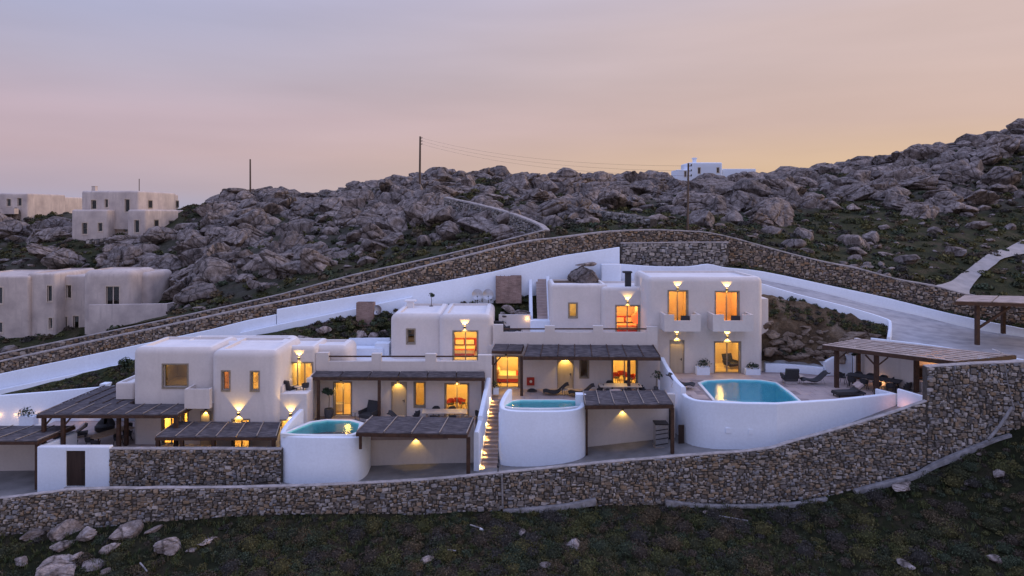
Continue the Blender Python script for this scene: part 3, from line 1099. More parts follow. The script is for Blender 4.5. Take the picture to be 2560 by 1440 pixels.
# concrete track climbing the hillside on the right
tl = [(2318, 712, 57.6), (2362, 700, 59.5), (2400, 683, 62), (2440, 664, 65), (2485, 643, 69), (2530, 622, 73), (2600, 592, 79)]
trr = [(2470, 742, 55.8), (2430, 722, 57.2), (2425, 705, 59), (2445, 690, 61.5), (2490, 668, 65), (2545, 640, 69.5), (2630, 610, 75)]
V, Fs = [], []
a_, b_ = smooth_path([(X(p, y), y) for p, _, y in tl], 5), smooth_path([(X(p, y), y) for p, _, y in trr], 5)
for (xa, ya), (xb, yb) in zip(a_, b_):
    for k in range(7):
        x, y = xa + (xb - xa) * k / 6, ya + (yb - ya) * k / 6
        V.append((x, y, float(hill_z(x, y)) + .22))
for i in range(len(a_) - 1):
    for k in range(6):
        q = i * 7 + k
        Fs.append((q, q + 1, q + 8, q + 7))
MB().add(V, Fs).build('track', M['track'], smooth=60)['kind'] = 'structure'
TRACK_POLY = [(p, r_) for p, r_, _ in tl] + [(p, r_) for p, r_, _ in trr][::-1]


# ================================================================ boulders
def rock_proto(seed, sub, worn=False):
    """weathered granite: planar faces with worn edges, split by joints"""
    R = np.random.default_rng(seed)
    bm = bmesh.new()
    bmesh.ops.create_icosphere(bm, subdivisions=sub, radius=1)
    v = np.array([p.co[:] for p in bm.verts])
    f = np.array([[l.index for l in p.verts] for p in bm.faces])
    bm.free()
    nn = R.normal(size=(12, 3)); nn /= np.linalg.norm(nn, axis=1)[:, None]
    dd = R.uniform(.52, 1.0, 12)
    dots = np.maximum(v @ nn.T, .02) / dd
    ex = 9 if worn else 22
    r = 1 / (np.sum(dots ** ex, 1) ** (1 / ex))
    r = np.minimum(r, 1.25)
    a, b = v[:, 0] * 2 + seed, v[:, 1] * 2 + v[:, 2] * 1.7
    r = r * (1 + .08 * fbm(a, b, 4, seed) + .09 * fbm(v[:, 2] * 4 + 7, a * 2, 4, seed + 3))
    p = v * r[:, None]
    if sub >= 3:
        main = R.normal(size=3); main /= np.linalg.norm(main)
        for k in range(2 if worn else 5):
            n_ = main + R.normal(size=3) * (.18 if k < 3 else 1.0); n_ /= np.linalg.norm(n_)
            d = p @ n_ - R.uniform(-.6, .6) + .07 * fbm(a * 1.5 + k, b * 1.5, 2, seed + k)
            r = r * (1 - R.uniform(.08, .17) * (.5 if worn else 1) * np.exp(-(d / (.05 if sub > 3 else .08)) ** 2))
            r = r * (1 + np.where(d > 0, R.uniform(-.05, .05), 0))
    v = v * r[:, None] * np.array([1, R.uniform(.7, .95), R.uniform(.62, .85)])
    return v, f


BIG = [rock_proto(40 + k, 5) for k in range(10)]
SMALL = [rock_proto(80 + k, 2) for k in range(12)]
MID = [rock_proto(120 + k, 4) for k in range(8)]
big_me = [np_mesh('boulder', v, f, M['granite'], None, True) for v, f in BIG]
mid_me = [np_mesh('boulder', v, f, M['granite'], None, True) for v, f in MID]
for me in big_me + mid_me: me.set_sharp_from_angle(angle=math.radians(30))


WORN = [np_mesh('boulder', *rock_proto(160 + k, 5, True), M['palegranite'], None, True) for k in range(8)]
for me in WORN: me.set_sharp_from_angle(angle=math.radians(32))


def blocked(px, py, rock=True):
    """columns and rows where houses, road or track stand on the hill"""
    for x0, x1, y0, y1 in ((-50, 425, 690, 822), (170, 455, 460, 586), (-50, 170, 470, 522), (1690, 1900, 380, 428)):
        if x0 < px < x1 and y0 < py < y1: return True
    if rock and px < 430 and 670 < py < 880: return True
    return bool(inside(np.array([px]), np.array([py]), TRACK_POLY)[0])


cand = []
tries = 0
R = random.Random(5)
while len(cand) < 6500 and tries < 200000:
    tries += 1
    x, y = R.uniform(-95, 105), R.uniform(58, 150)
    px = CX + F * x / y
    if not -120 < px < 2680: continue
    cand.append((x, y))
ca = np.array(cand)
cz = hill_z(ca[:, 0], ca[:, 1])
ok = ca[:, 1] > np.interp(ca[:, 0], BACK_EDGE[:, 0], BACK_EDGE[:, 1]) + .6
rk = rockiness(ca[:, 0], ca[:, 1], cz)
gap = fbm(ca[:, 0] * .09, ca[:, 1] * .09, 3, 77) > .30
ok &= ~(rk & gap)
rocks = []
for (x, y), z, o, r_ in zip(cand, cz, ok, rk):
    px, py = proj(x, y, z)
    if not o or blocked(px, py): continue
    if r_:
        s = min(.5 * R.paretovariate(1.5), 2.5) * (.75 + .25 * y / 85)
        if 1660 < px < 1920 and y > 118: s = min(s, .9)
    else:
        if R.random() < .6: continue
        s = min(.2 * R.paretovariate(1.5), 1.3)
    if y < np.interp(x, BACK_EDGE[:, 0], BACK_EDGE[:, 1]) + s: continue
    rocks.append([x, y, z, s, r_])
# the ones that can be picked out in the photograph
for px, py, y, s in ((710, 610, 76, 2.9), (912, 622, 73, 1.35), (1272, 578, 66, 2.0), (975, 607, 75, 1.7), (1060, 630, 71, 1.3), (490, 610, 86, 3.9), (560, 690, 73, 2.4), (430, 640, 82, 3.0),
                     (640, 560, 92, 3.0), (1035, 505, 95, 3.2), (850, 540, 93, 2.6), (1110, 545, 83, 2.6), (1000, 555, 86, 2.5), (2480, 375, 112, 4.2), (2545, 350, 112, 3.4), (1800, 480, 100, 6.0), (1880, 500, 96, 5.0), (1950, 490, 98, 5.0),
                     (1750, 520, 92, 3.6), (2280, 450, 103, 5.0), (2400, 440, 104, 5.0), (2150, 450, 105, 4.6), (1060, 442, 117, 3.2), (1240, 440, 122, 3.6), (1500, 436, 130, 4.0), (1400, 470, 112, 4.5),
                     (2130, 612, 70, 1.7), (2180, 600, 72, 1.6), (2210, 640, 67, 1.0), (2020, 640, 63.5, .9), (1930, 600, 70, 1.2), (1900, 570, 77, 2.3), (1640, 560, 75, 1.4), (330, 690, 80, 1.6), (170, 645, 92, 1.3), (110, 560, 105, 3.2), (40, 555, 106, 3.4)):
    x = X(px, y)
    rocks.append([x, y, float(hill_z(x, y)), s * (.8 if s > 2.2 else 1), True])
rocks.sort(key=lambda q: -q[3] / q[1] * (1 if -30 < proj(q[0], q[1], q[2])[0] < 2590 else 0))
for q in rocks[:300]:
    x, y, z, s, r_ = q
    px, py = proj(x, y, z)
    o = bpy.data.objects.new('boulder', big_me[R.randrange(10)] if s / y > .02 else mid_me[R.randrange(8)])
    col.objects.link(o)
    flat = R.uniform(.62, .95)
    o.location = (x, y, z + s * .12)
    o.scale = (s * R.uniform(.95, 1.25), s * R.uniform(.85, 1.1), s * flat)
    o.rotation_euler = (R.uniform(-.35, .35), R.uniform(-.3, .3), R.uniform(0, 6.28))
    size = 'huge' if s > 2.3 else ('big' if s > 1.5 else ('mid-sized' if s > .95 else 'small'))
    shape = 'low flat' if flat < .72 else ('chunky' if flat < .84 else 'tall blocky')
    if not r_: where = 'in the scrub between the coped wall and ' + ('the ridge below the skyline house' if px < 1900 else 'the concrete track')
    elif px < 240: where = 'on the slope beside the cream hill house'
    elif px < 1250 and py > 480:
        where = 'heaped above the road wall, ' + ('next to the weathered house' if px < 520 else ('below the crest pole' if px < 820 else ('below the tallest pole' if px < 1090 else 'inside the curved stone wall')))
    elif px < 1000: where = 'on the crest around the slim pole'
    elif px < 1250: where = 'on the ridge around the tallest pole'
    elif px < 1560: where = 'on the ridge between the tallest pole and the skyline house'
    elif px < 1960: where = 'on the rocky slope below the skyline house'
    else: where = 'on the rocky ridge above the concrete track'
    tag(o, size + ' ' + shape + ' grey boulder ' + where, 'boulder', size + ' ' + shape + ' boulders ' + where)
V, Fc, A, n = [], [], [], 0
for x, y, z, s, r_ in rocks[300:]:
    v, f = SMALL[R.randrange(12)]
    th = R.uniform(0, 6.28)
    c, sn = math.cos(th), math.sin(th)
    tl_ = R.uniform(-.3, .3)
    vz = v[:, 2] * R.uniform(.6, .95) + v[:, 0] * tl_
    k1, k2 = s * R.uniform(.95, 1.3), s * R.uniform(.85, 1.1)
    vx, vy = v[:, 0] * k1, v[:, 1] * k2
    V.append(np.stack([vx * c - vy * sn + x, vx * sn + vy * c + y, vz * s + z + s * .12], 1))
    Fc.append(f + n); n += len(v)
    A.append(np.full(len(v), R.random()))
me = np_mesh('boulder_field', np.vstack(V), np.vstack(Fc), M['granitemass'], {'rnd': ('FLOAT', np.concatenate(A))}, True)
me.set_sharp_from_angle(angle=math.radians(45))
o = put(bpy.data.objects.new('boulder_field', me))
tag(o, 'smaller grey granite rocks covering the hillside between the boulders', 'rocks', None, 'stuff')


def ground_rock(px, py, y, s, label, flat=.7, tilt=(0, 0), name='boulder', zf=None, cat='boulder', wide=1.2, grp=None, rz=None):
    x = X(px, y)
    o = bpy.data.objects.new(name, WORN[R.randrange(8)])
    col.objects.link(o)
    z = float(fore_z(x, y)) if zf is None else zf
    o.location = (x, y, z + s * .22 * flat)
    o.scale = (s * wide, s * .95, s * flat)
    o.rotation_euler = (tilt[0], tilt[1], R.uniform(0, 6.28) if rz is None else rz)
    return tag(o, label, cat, grp)


def fY(px, py):
    """distance at which the front slope is seen at px, py"""
    lo, hi = 20.0, 38.6
    for _ in range(40):
        m = (lo + hi) / 2
        if HY - (float(fore_z(X(px, m), m)) - CZ) * F / m > py: lo = m
        else: hi = m
    return lo


for px, py, s, fl, lb in ((155, 1330, .78, 1.0, 'rounded grey boulder against the wall foot with a smaller one below it'),
                          (150, 1362, .5, .9, 'smaller grey boulder under the rounded one at the wall foot'),
                          (95, 1330, .62, .6, 'half-buried pale boulder at the wall foot beside the rounded boulder'),
                          (212, 1338, .65, .75, 'angular grey boulder between the rounded boulder and the pitted one'),
                          (310, 1330, .85, .95, 'big pitted boulder standing at the wall foot, dark hollows on top'),
                          (275, 1372, .45, .7, 'small pale rock just below the big pitted boulder'),
                          (415, 1365, .85, .7, 'wide cracked grey boulder lying apart in the green scrub'),
                          (520, 1345, .62, .32, 'flat pale slab of rock tilted in the scrub'),
                          (192, 1390, .36, .8, 'round pale stone beside the sloping white rock'),
                          (232, 1412, .62, .55, 'sloping white-grey rock near the huge slab'),
                          (265, 1425, .32, .7, 'small pale rock touching the end of the sloping white-grey rock'),
                          (140, 1432, 1.5, .55, 'huge flat granite slab rising from the scrub'),
                          (55, 1398, .45, .6, 'lichen-blotched tan rock in the grass'),
                          (480, 1370, .32, .5, 'small pinkish rock beside the flat pale slab'),
                          (385, 1322, .38, .8, 'dark grey rock tucked at the wall foot behind the cracked boulder'),
                          (1438, 1360, .42, 1.1, 'upright pale rock standing in dark shrubs'),
                          (1070, 1398, .34, .7, 'orange-brown rock in the shrubs'),
                          (1600, 1340, .35, .7, 'low round pale rock in the scrub below the pool wall'),
                          (2255, 1215, .8, .5, 'long pinkish boulder lying just below the rubble wall footing'),
                          (2500, 1180, .5, .8, 'striped white boulder in the grass below the leaning pipe'),
                          (2260, 1405, .42, .6, 'pale pink rock among low cushions of scrub'),
                          (2490, 1390, .38, .6, 'pale rock beside two small stones in scrub'),
                          (1365, 1412, .34, .6, 'brown rock half hidden by green cushions'),
                          (1305, 1325, .3, .6, 'pinkish rock near the white plastic bottle')):
    ground_rock(px, py, fY(px, min(py + 6, 1438)), s * .92, lb, fl)

# ================================================================ scrub
def leaf_cloud(c, r, n, size, tint, R, squash=.8, jag=.18):
    """n leaf-sized triangles pairs over a mound"""
    d = R.normal(size=(n, 3)); d /= np.linalg.norm(d, axis=1)[:, None]
    d[:, 2] = np.abs(d[:, 2])
    lump = 1 + .25 * fbm(d[:, 0] * 2.2 + c[0], d[:, 1] * 2.2 + c[1] + d[:, 2], 2, int(abs(c[0] * 97)) % 991)
    rad = r * lump * (1 - jag * R.random(n) ** 1.2 * 1.3)
    p = np.array(c) + d * rad[:, None] * np.array([1, 1, squash])
    a = d + R.normal(size=(n, 3)) * .75
    a /= np.linalg.norm(a, axis=1)[:, None]
    t = np.cross(a, R.normal(size=(n, 3))); t /= np.linalg.norm(t, axis=1)[:, None] + 1e-9
    b = np.cross(a, t)
    s = size * R.uniform(.6, 1.5, n)[:, None]
    v = np.stack([p - t * s, p + b * s * .55, p + t * s, p - b * s * .55], 1).reshape(-1, 3)
    f = np.arange(4 * n).reshape(n, 4)
    cl = np.array(tint) * R.uniform(.65, 1.4, (n, 1))
    return v, f, np.repeat(np.hstack([cl, np.ones((n, 1))]), 4, 0)


def dome(c, r, squash, tint):
    k = 8
    v = [(c[0], c[1], c[2] + r * squash * .8)]
    for ring, (rr, zz) in enumerate(((.5, .65), (.82, .2), (.8, -.25))):
        v += [(c[0] + r * rr * math.cos(6.283 * i / k), c[1] + r * rr * math.sin(6.283 * i / k), c[2] + r * zz * squash) for i in range(k)]
    f = [(0, 1 + i, 1 + (i + 1) % k, 1 + (i + 1) % k) for i in range(k)]
    for q in range(2):
        f += [(1 + q * k + i, 1 + (q + 1) * k + i, 1 + (q + 1) * k + (i + 1) % k, 1 + q * k + (i + 1) % k) for i in range(k)]
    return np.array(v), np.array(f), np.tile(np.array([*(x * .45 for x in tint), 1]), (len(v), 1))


TINTS = [(.056, .060, .030), (.078, .082, .032), (.046, .054, .032), (.095, .088, .036), (.074, .060, .046), (.058, .054, .048), (.098, .076, .046), (.054, .070, .042)]


def scrub(name, spots, leaves, size, label, R, squash=.75, mat='scrub', quads=True, grass=None):
    V, Fq, C, n = [], [], [], 0
    for x, y, z, r in spots:
        tint = TINTS[R.integers(len(TINTS))]
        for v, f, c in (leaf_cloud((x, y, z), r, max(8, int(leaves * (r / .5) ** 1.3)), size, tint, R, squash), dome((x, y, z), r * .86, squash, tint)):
            V.append(v); Fq.append(f + n); C.append(c); n += len(v)
    if grass is not None:
        for x, y, z in grass:
            k = R.integers(5, 12)
            h = R.uniform(.18, .5)
            a = R.uniform(0, 6.28, k)
            le = R.uniform(.15, .7, k) * h
            b0 = np.stack([x + R.normal(0, .04, k), y + R.normal(0, .04, k), np.full(k, z - .03)], 1)
            tip = b0 + np.stack([np.cos(a) * le, np.sin(a) * le, h * R.uniform(.5, 1, k)], 1)
            mid = b0 * .5 + tip * .5 + np.array([0, 0, .06])
            w = np.stack([-np.sin(a), np.cos(a), np.zeros(k)], 1) * .012
            v = np.stack([b0 - w, b0 + w, mid + w, mid - w, mid - w, mid + w, tip, tip], 1).reshape(-1, 3)
            f = np.arange(8 * k).reshape(-1, 4)
            t = np.array([(.075, .085, .035), (.09, .085, .045), (.05, .07, .03)][R.integers(3)]) * R.uniform(.7, 1.3)
            V.append(v); Fq.append(f + n); C.append(np.tile([*t, 1], (len(v), 1))); n += len(v)
    f = np.vstack(Fq)
    # split quads into triangles, drop degenerate ones
    t = np.vstack([f[:, [0, 1, 2]], f[:, [0, 2, 3]]])
    t = t[(t[:, 0] != t[:, 1]) & (t[:, 1] != t[:, 2]) & (t[:, 0] != t[:, 2])]
    me = np_mesh(name, np.vstack(V), t, M[mat], {'tint': ('FLOAT_COLOR', np.vstack(C))})
    o = put(bpy.data.objects.new(name, me))
    return tag(o, label, 'scrub', None, 'stuff')


RN = np.random.default_rng(3)
sp, gr = [], []
while len(sp) < 3300:
    x = RN.uniform(-36, 36); 
    yw = float(np.interp(x, ALLW[:, 0], ALLW[:, 1]))
    y = yw - .35 - RN.uniform(0, 1) ** .9 * (7.5 if x < 12 else 14)
    r = min(.17 * (1 + RN.pareto(2.1)), .7)
    if yw - y < r + .15: r = min(r, .28)
    px, py = proj(x, y, float(fore_z(x, y)))
    if not -60 < px < 2620: continue
    if px < 560 and 1300 < py < 1440 and RN.random() < .72: continue
    sp.append((x, y, float(fore_z(x, y)) - .04, r))
while len(gr) < 4200:
    x = RN.uniform(-36, 36)
    yw = float(np.interp(x, ALLW[:, 0], ALLW[:, 1]))
    y = yw - .3 - RN.uniform(0, 1) * (7.5 if x < 15 else 13)
    gr.append((x, y, float(fore_z(x, y))))
scrub('scrub', sp, 260, .042, 'dark low cushion scrub and grass covering the slope below the long rubble wall', RN, .72, grass=gr)

sp, gr = [], []
c = np.stack([RN.uniform(-95, 105, 9000), RN.uniform(56, 128, 9000)], 1)
c = c[c[:, 1] > np.interp(c[:, 0], BACK_EDGE[:, 0], BACK_EDGE[:, 1]) + .8]
zz = hill_z(c[:, 0], c[:, 1])
rr_ = rockiness(c[:, 0], c[:, 1], zz)
for (x, y), z, q in zip(c, zz, rr_):
    px, py = proj(x, y, z)
    if not -60 < px < 2620 or blocked(px, py, False): continue
    if q and fbm(np.array([x * .09]), np.array([y * .09]), 3, 77)[0] < .3 and RN.random() < .55: continue
    r = RN.uniform(.25, .8)
    sp.append((x, y, z - .05 + (.25 if q else 0), r))
scrub('hill_scrub', sp, 42, .15, 'low dark green scrub covering the hillside between rocks', RN, .6)

# beds inside the compound
def bed_spots(rows, n, r0, r1):
    out = []
    R_ = np.array([[tuple(at(*p)) for p in r] for r in rows])
    for _ in range(n):
        i, j = RN.integers(R_.shape[0] - 1), RN.integers(R_.shape[1] - 1)
        u, v = RN.random(2)
        p = (R_[i, j] * (1 - u) + R_[i + 1, j] * u) * (1 - v) + (R_[i, j + 1] * (1 - u) + R_[i + 1, j + 1] * u) * v
        out.append((*p[:2], p[2] - .03, RN.uniform(r0, r1)))
    return out


sp = bed_spots([[(30, 1000, 49.5), (130, 990, 49.5), (262, 978, 49.5), (350, 955, 49.6)], [(60, 985, 50.6), (130, 972, 50.5), (262, 945, 50.5), (350, 928, 50.5)], [(90, 975, 51.6), (150, 958, 51.6), (262, 926, 51.6), (350, 902, 51.6)]], 150, .18, .4)
scrub('garden_plants', sp, 120, .07, 'low green planting behind the white garden wall beside the big reed pergola', RN, .7)
sp = bed_spots([[(700, 860, 50), (800, 857, 50.6), (900, 848, 52.1), (1000, 845, 52.3), (1255, 806, 54.2), (1330, 800, 54.8)], [(700, 842, 51.6), (800, 822, 52), (900, 812, 52.5), (1000, 800, 53), (1260, 775, 56), (1335, 770, 56)],
                [(720, 833, 53), (800, 806, 54), (900, 785, 54.6), (1000, 770, 55.2), (1260, 748, 56.6), (1335, 742, 56.8)]], 300, .15, .38)
sp += bed_spots([[(1140, 765, 56.2), (1240, 755, 56.6)], [(1140, 742, 56.9), (1240, 735, 57.1)]], 26, .3, .55)
sp += bed_spots([[(1010, 772, 55), (1140, 770, 56)], [(1010, 764, 55.6), (1140, 758, 56.6)]], 14, .15, .4)
scrub('slope_plants', sp, 110, .075, 'green scrub on the garden slope between the villas and the white back wall', RN, .75)
sp = bed_spots([[(1900, 790, 51.6), (1980, 797, 51.3), (2060, 815, 50.75), (2150, 828, 50.15), (2212, 836, 49.3)], [(1900, 738, 53.2), (1980, 746, 52.9), (2060, 770, 52), (2150, 797, 51), (2212, 815, 50)]], 230, .12, .36)
sp += bed_spots([[(1930, 885, 50.0), (2000, 888, 49.9), (2060, 898, 49.4)], [(1930, 870, 50.3), (2000, 872, 50.2), (2060, 880, 49.8)]], 26, .12, .3)
scrub('bank_plants', sp, 110, .07, 'dark shrubs along the top and foot of the earth bank below the driveway', RN, .75)
sp = bed_spots([[(1840, 664, 58.2), (1908, 682, 57.4), (2084, 720, 56.4), (2223, 750, 55.4), (2383, 786, 54.6), (2560, 820, 53)], [(1840, 656, 59), (1908, 673, 58.4), (2084, 715, 57.2), (2223, 745, 56.2), (2383, 780, 55.2), (2560, 815, 53.4)]], 170, .12, .34)
scrub('verge_plants', sp, 90, .07, 'strip of dark scrub between the coped stone wall and the driveway wall', RN, .7)
for px, py, y, s, lb in ((760, 850, 50.2, .5, 'pale rock at the edge of the garden slope behind the flat roof'), (805, 828, 51.6, .5, 'brownish rock higher on the garden slope'), (862, 846, 52.2, .45, 'round pale rock below the narrow willow screen'),
                         (895, 840, 52.3, .6, 'large pale boulder at the foot of the narrow willow screen'), (940, 842, 52.3, .5, 'grey rock beside the corner of the upper villa block'), (965, 834, 52.6, .4, 'reddish rock in the garden beside the upper villa block'),
                         (1275, 778, 55.4, .6, 'flat grey rock in the rubble below the wide willow screen'), (1310, 788, 54.9, .6, 'long pale rock beside the upper steps'), (1258, 792, 54.4, .5, 'grey rock at the roof corner below the wide willow screen')):
    p = at(px, py, y)
    ground_rock(px, py, y, s, lb, .75, (0, 0), 'boulder', p.z)
bank_me = []
for me in mid_me:
    m2 = me.copy(); m2.materials[0] = M['bankrock']; bank_me.append(m2)
# the blasted rock of the bank
for k in range(85):
    px = R.uniform(1915, 2200)
    f_ = R.random()
    lo = np.interp(px, [1900, 2060, 2220], [895, 900, 880]); hi = np.interp(px, [1900, 2060, 2220], [765, 800, 835])
    py = lo + (hi - lo) * f_
    y = np.interp(f_, [0, .33, .66, 1], [50.2, 50.75, 51.5, 52.8]) - np.interp(px, [1960, 2060, 2220], [.1, .75, 1.9]) - .12
    o = ground_rock(px, py, y, R.uniform(.22, .7), 'rough brown rock embedded in the cut bank below the driveway', R.uniform(.6, .9), (R.uniform(-.4, .4), R.uniform(-.3, .3)), 'bank_rock', Z(py, y) - .1, 'rock', 1.3, 'rocks of the cut bank')
    o.data = bank_me[k % 8]
# ================================================================ building helpers
def rounded_box(x0, x1, y0, y1, z0, z1, r, rim=.16, seg=4, top_only=False):
    bm = bmesh.new()
    bmesh.ops.create_cube(bm, size=1)
    for v in bm.verts:
        v.co = Vector((x0 if v.co.x < 0 else x1, y0 if v.co.y < 0 else y1, z0 if v.co.z < 0 else z1))
    if r > 0:
        es = []
        for e in bm.edges:
            a, b = e.verts
            vert = abs(a.co.z - b.co.z) > 1e-4
            if (vert and not top_only) or (a.co.z > z1 - 1e-4 and b.co.z > z1 - 1e-4): es.append(e)
        bmesh.ops.bevel(bm, geom=es, offset=r, segments=seg, profile=.5, affect='EDGES', clamp_overlap=True)
    if rim:
        top = [f for f in bm.faces if f.normal.z > .99 and all(abs(v.co.z - z1) < 1e-4 for v in f.verts)]
        if top:
            bmesh.ops.inset_region(bm, faces=top, thickness=.16, depth=0)
            bmesh.ops.inset_region(bm, faces=top, thickness=.06, depth=0)
            for v in {v for f in top for v in f.verts}: v.co.z -= rim
    return bm


def cut(bm, boxes):
    """boolean difference with a list of boxes, one after the other; returns a mesh"""
    me = bpy.data.meshes.new('tmp')
    bm.to_mesh(me)
    bm.free()
    if not boxes: return me
    o = bpy.data.objects.new('tmp', me)
    col.objects.link(o)
    cutters = []
    for b in boxes:
        mb = MB(); mb.box(*b)
        m2 = bpy.data.meshes.new('cut'); m2.from_pydata(mb.v, [], mb.f); m2.update()
        c = bpy.data.objects.new('cut', m2)
        col.objects.link(c)
        cutters.append(c)
        md = o.modifiers.new('b', 'BOOLEAN')
        md.operation = 'DIFFERENCE'; md.solver = 'EXACT'; md.object = c
    dg = bpy.context.evaluated_depsgraph_get()
    res = bpy.data.meshes.new_from_object(o.evaluated_get(dg))
    for c in cutters: bpy.data.objects.remove(c, do_unlink=True)
    bpy.data.objects.remove(o, do_unlink=True)
    return res


def block(root, name, x0, x1, y0, y1, z0, z1, r=.35, mat='facade', ops=(), rim=.16, roof='roofwhite', room='room', roomd=2.6):
    """one rounded volume with its window and door openings cut through to rooms behind.
    ops: (xa, xb, za, zb, kind, floor) on the near face"""
    boxes, rooms = [], []
    for op in ops:
        xa, xb, za, zb, kind = op[:5]
        if kind in ('lit', 'dim', 'dark'):
            rx0, rx1 = max(x0 + .25, xa - .55), min(x1 - .25, xb + .55)
            fl = op[5] if len(op) > 5 and op[5] is not None else za - .02
            rb = (rx0, rx1, y0 + .32, min(y0 + roomd + .4, y1 - .2), fl, min(zb + .3, z1 - .25))
            boxes.append(rb)
            rooms.append((rb, kind))
            boxes.append((xa, xb, y0 - .5, y0 + .4, za, zb))
        else:
            boxes.append((xa, xb, y0 - .5, y0 + .14, za, zb))
    me = cut(rounded_box(x0, x1, y0, y1, z0, z1, r, rim), boxes)
    me.materials.clear()
    me.name = name
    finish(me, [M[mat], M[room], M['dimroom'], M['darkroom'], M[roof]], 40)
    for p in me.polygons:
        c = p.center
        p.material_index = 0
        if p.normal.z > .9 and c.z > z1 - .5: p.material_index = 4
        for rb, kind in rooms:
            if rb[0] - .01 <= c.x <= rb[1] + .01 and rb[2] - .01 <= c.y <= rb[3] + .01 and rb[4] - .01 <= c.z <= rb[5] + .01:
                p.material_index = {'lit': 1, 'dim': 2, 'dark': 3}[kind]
    o = put(bpy.data.objects.new(name, me), root)
    return o, rooms


def surround(root, xa, xb, za, zb, y, w=.09, sill=True):
    m = MB()
    m.box(xa - w, xa, y - .025, y + .05, za, zb + w)
    m.box(xb, xb + w, y - .025, y + .05, za, zb + w)
    m.box(xa, xb, y - .025, y + .05, zb, zb + w)
    if sill: m.box(xa - w, xb + w, y - .045, y + .05, za - w, za)
    return m


def window(root, xa, xb, za, zb, y, leaves=2, door=False, glass='glass', bar=.055, inset=.16, sur=True, name=None, frame='frame', sw=.09):
    """a glazed unit set into an opening: surround, casing, one pane per leaf"""
    nm = name or ('glass_door' if door else 'window')
    m = surround(root, xa, xb, za, zb, y, sw, not door) if sur else MB()
    yi = y + inset
    m.box(xa, xa + bar, yi, yi + .07, za, zb)
    m.box(xb - bar, xb, yi, yi + .07, za, zb)
    m.box(xa + bar, xb - bar, yi, yi + .07, zb - bar, zb)
    m.box(xa + bar, xb - bar, yi, yi + .07, za, za + bar)
    w = (xb - xa - 2 * bar) / leaves
    for k in range(1, leaves):
        c = xa + bar + k * w
        m.box(c - bar * .7, c + bar * .7, yi - .02, yi + .06, za + bar, zb - bar)
    o = m.build(nm, M[frame], root)
    for k in range(leaves):
        a, b = xa + bar + k * w + (bar * .7 if k else 0), xa + bar + (k + 1) * w - (bar * .7 if k < leaves - 1 else 0)
        MB().box(a, b, yi + .025, yi + .035, za + bar, zb - bar).build('pane', M[glass], o)
    return o


def plain_door(root, xa, xb, za, zb, y, mat='door', inset=.09, handle_right=True, sur=True, name='door'):
    if sur: surround(root, xa, xb, za, zb, y, .06, False).build('door_frame', M['surround'], root)
    d = MB().box(xa + .012, xb - .012, y + inset, y + inset + .05, za + .01, zb - .012).build(name, M[mat], root)
    hx = xb - .14 if handle_right else xa + .14
    zc = za + 1.0
    MB().box(hx - .025, hx + .025, y + inset - .015, y + inset, zc - .1, zc + .08).box(hx - .12, hx + .02, y + inset - .05, y + inset - .02, zc, zc + .03).build('handle', M['metal'], d)
    return d


SC_N = 0


def sconce(px, py, Y, where, up=True, down=True, e=7.0, root=None, ea=None):
    """up-and-down wall light on a face at distance Y"""
    p = at(px, py, Y)
    t = thing('wall_light', (p.x, p.y, p.z), 'lit bronze wall light ' + where, 'wall light', 'lit wall lights')
    MB().box(p.x - .07, p.x + .07, Y - .13, Y - .003, p.z - .07, p.z + .07).build('fixture', M['metal'], t)
    if up:
        MB().box(p.x - .05, p.x + .05, Y - .115, Y - .025, p.z + .0705, p.z + .078).build('upper_lens', M['bulb'], t)
        light('uplight', 'SPOT', (p.x, Y - .15, p.z + .09), e * 12, t, size=.015, rot=(math.radians(180 - 14), 0, 0), angle=math.radians(84), blend=.2)
    if down:
        MB().box(p.x - .05, p.x + .05, Y - .115, Y - .025, p.z - .078, p.z - .0705).build('lower_lens', M['bulb'], t)
        light('downlight', 'SPOT', (p.x, Y - .15, p.z - .09), (e if ea is None else ea) * 8, t, size=.015, rot=(math.radians(14), 0, 0), angle=math.radians(96), blend=.3)
    return t


def room_lamp(root, rb, e, color=WARM):
    light('room_lamp', 'POINT', ((rb[0] + rb[1]) / 2, rb[2] + (rb[3] - rb[2]) * .45, rb[5] - .35), e, root, color, .18)


def op(px0, px1, py0, py1, Y, kind='lit', floor=None):
    return (X(px0, Y), X(px1, Y), Z(py1, Y), Z(py0, Y), kind, floor)


# ---------------------------------------------------------------- reed-roofed pergolas
def reed_panel(root, q, u0, u1, mat='reed', rows=26, lift=.0, thick=.06, amp=1.0, name='reed_panel'):
    """a corrugated cane mat between two battens; q = front-left, front-right, back-right, back-left"""
    FL, FR_, BR, BL_ = [Vector(c) for c in q]
    vs, fs = [], []
    for j in range(rows + 1):
        t = j / rows
        for u in (u0, (u0 + u1) / 2, u1):
            a = FL.lerp(FR_, u); b = BL_.lerp(BR, u)
            p = a.lerp(b, t)
            p.z += lift + amp * ((.022 if j % 2 else -.012) + random.uniform(-.012, .012))
            if j == 0: p += (a - b).normalized() * random.uniform(0, .05)
            vs.append(p)
    for j in range(rows):
        for k in (0, 1):
            i = j * 3 + k
            fs.append((i, i + 1, i + 4, i + 3))
    m = MB(); m.add(vs, fs)
    n = len(vs)
    m.add([v - Vector((0, 0, thick)) for v in vs], [tuple(reversed(f)) for f in fs])
    # edges
    ring = list(range(0, 3)) + [j * 3 + 2 for j in range(1, rows + 1)] + [rows * 3 + 1, rows * 3] + [j * 3 for j in range(rows - 1, 0, -1)]
    L = len(ring)
    m.f += [(ring[i], n + ring[i], n + ring[(i + 1) % L], ring[(i + 1) % L]) for i in range(L)]
    return m.build(name, M[mat], root)


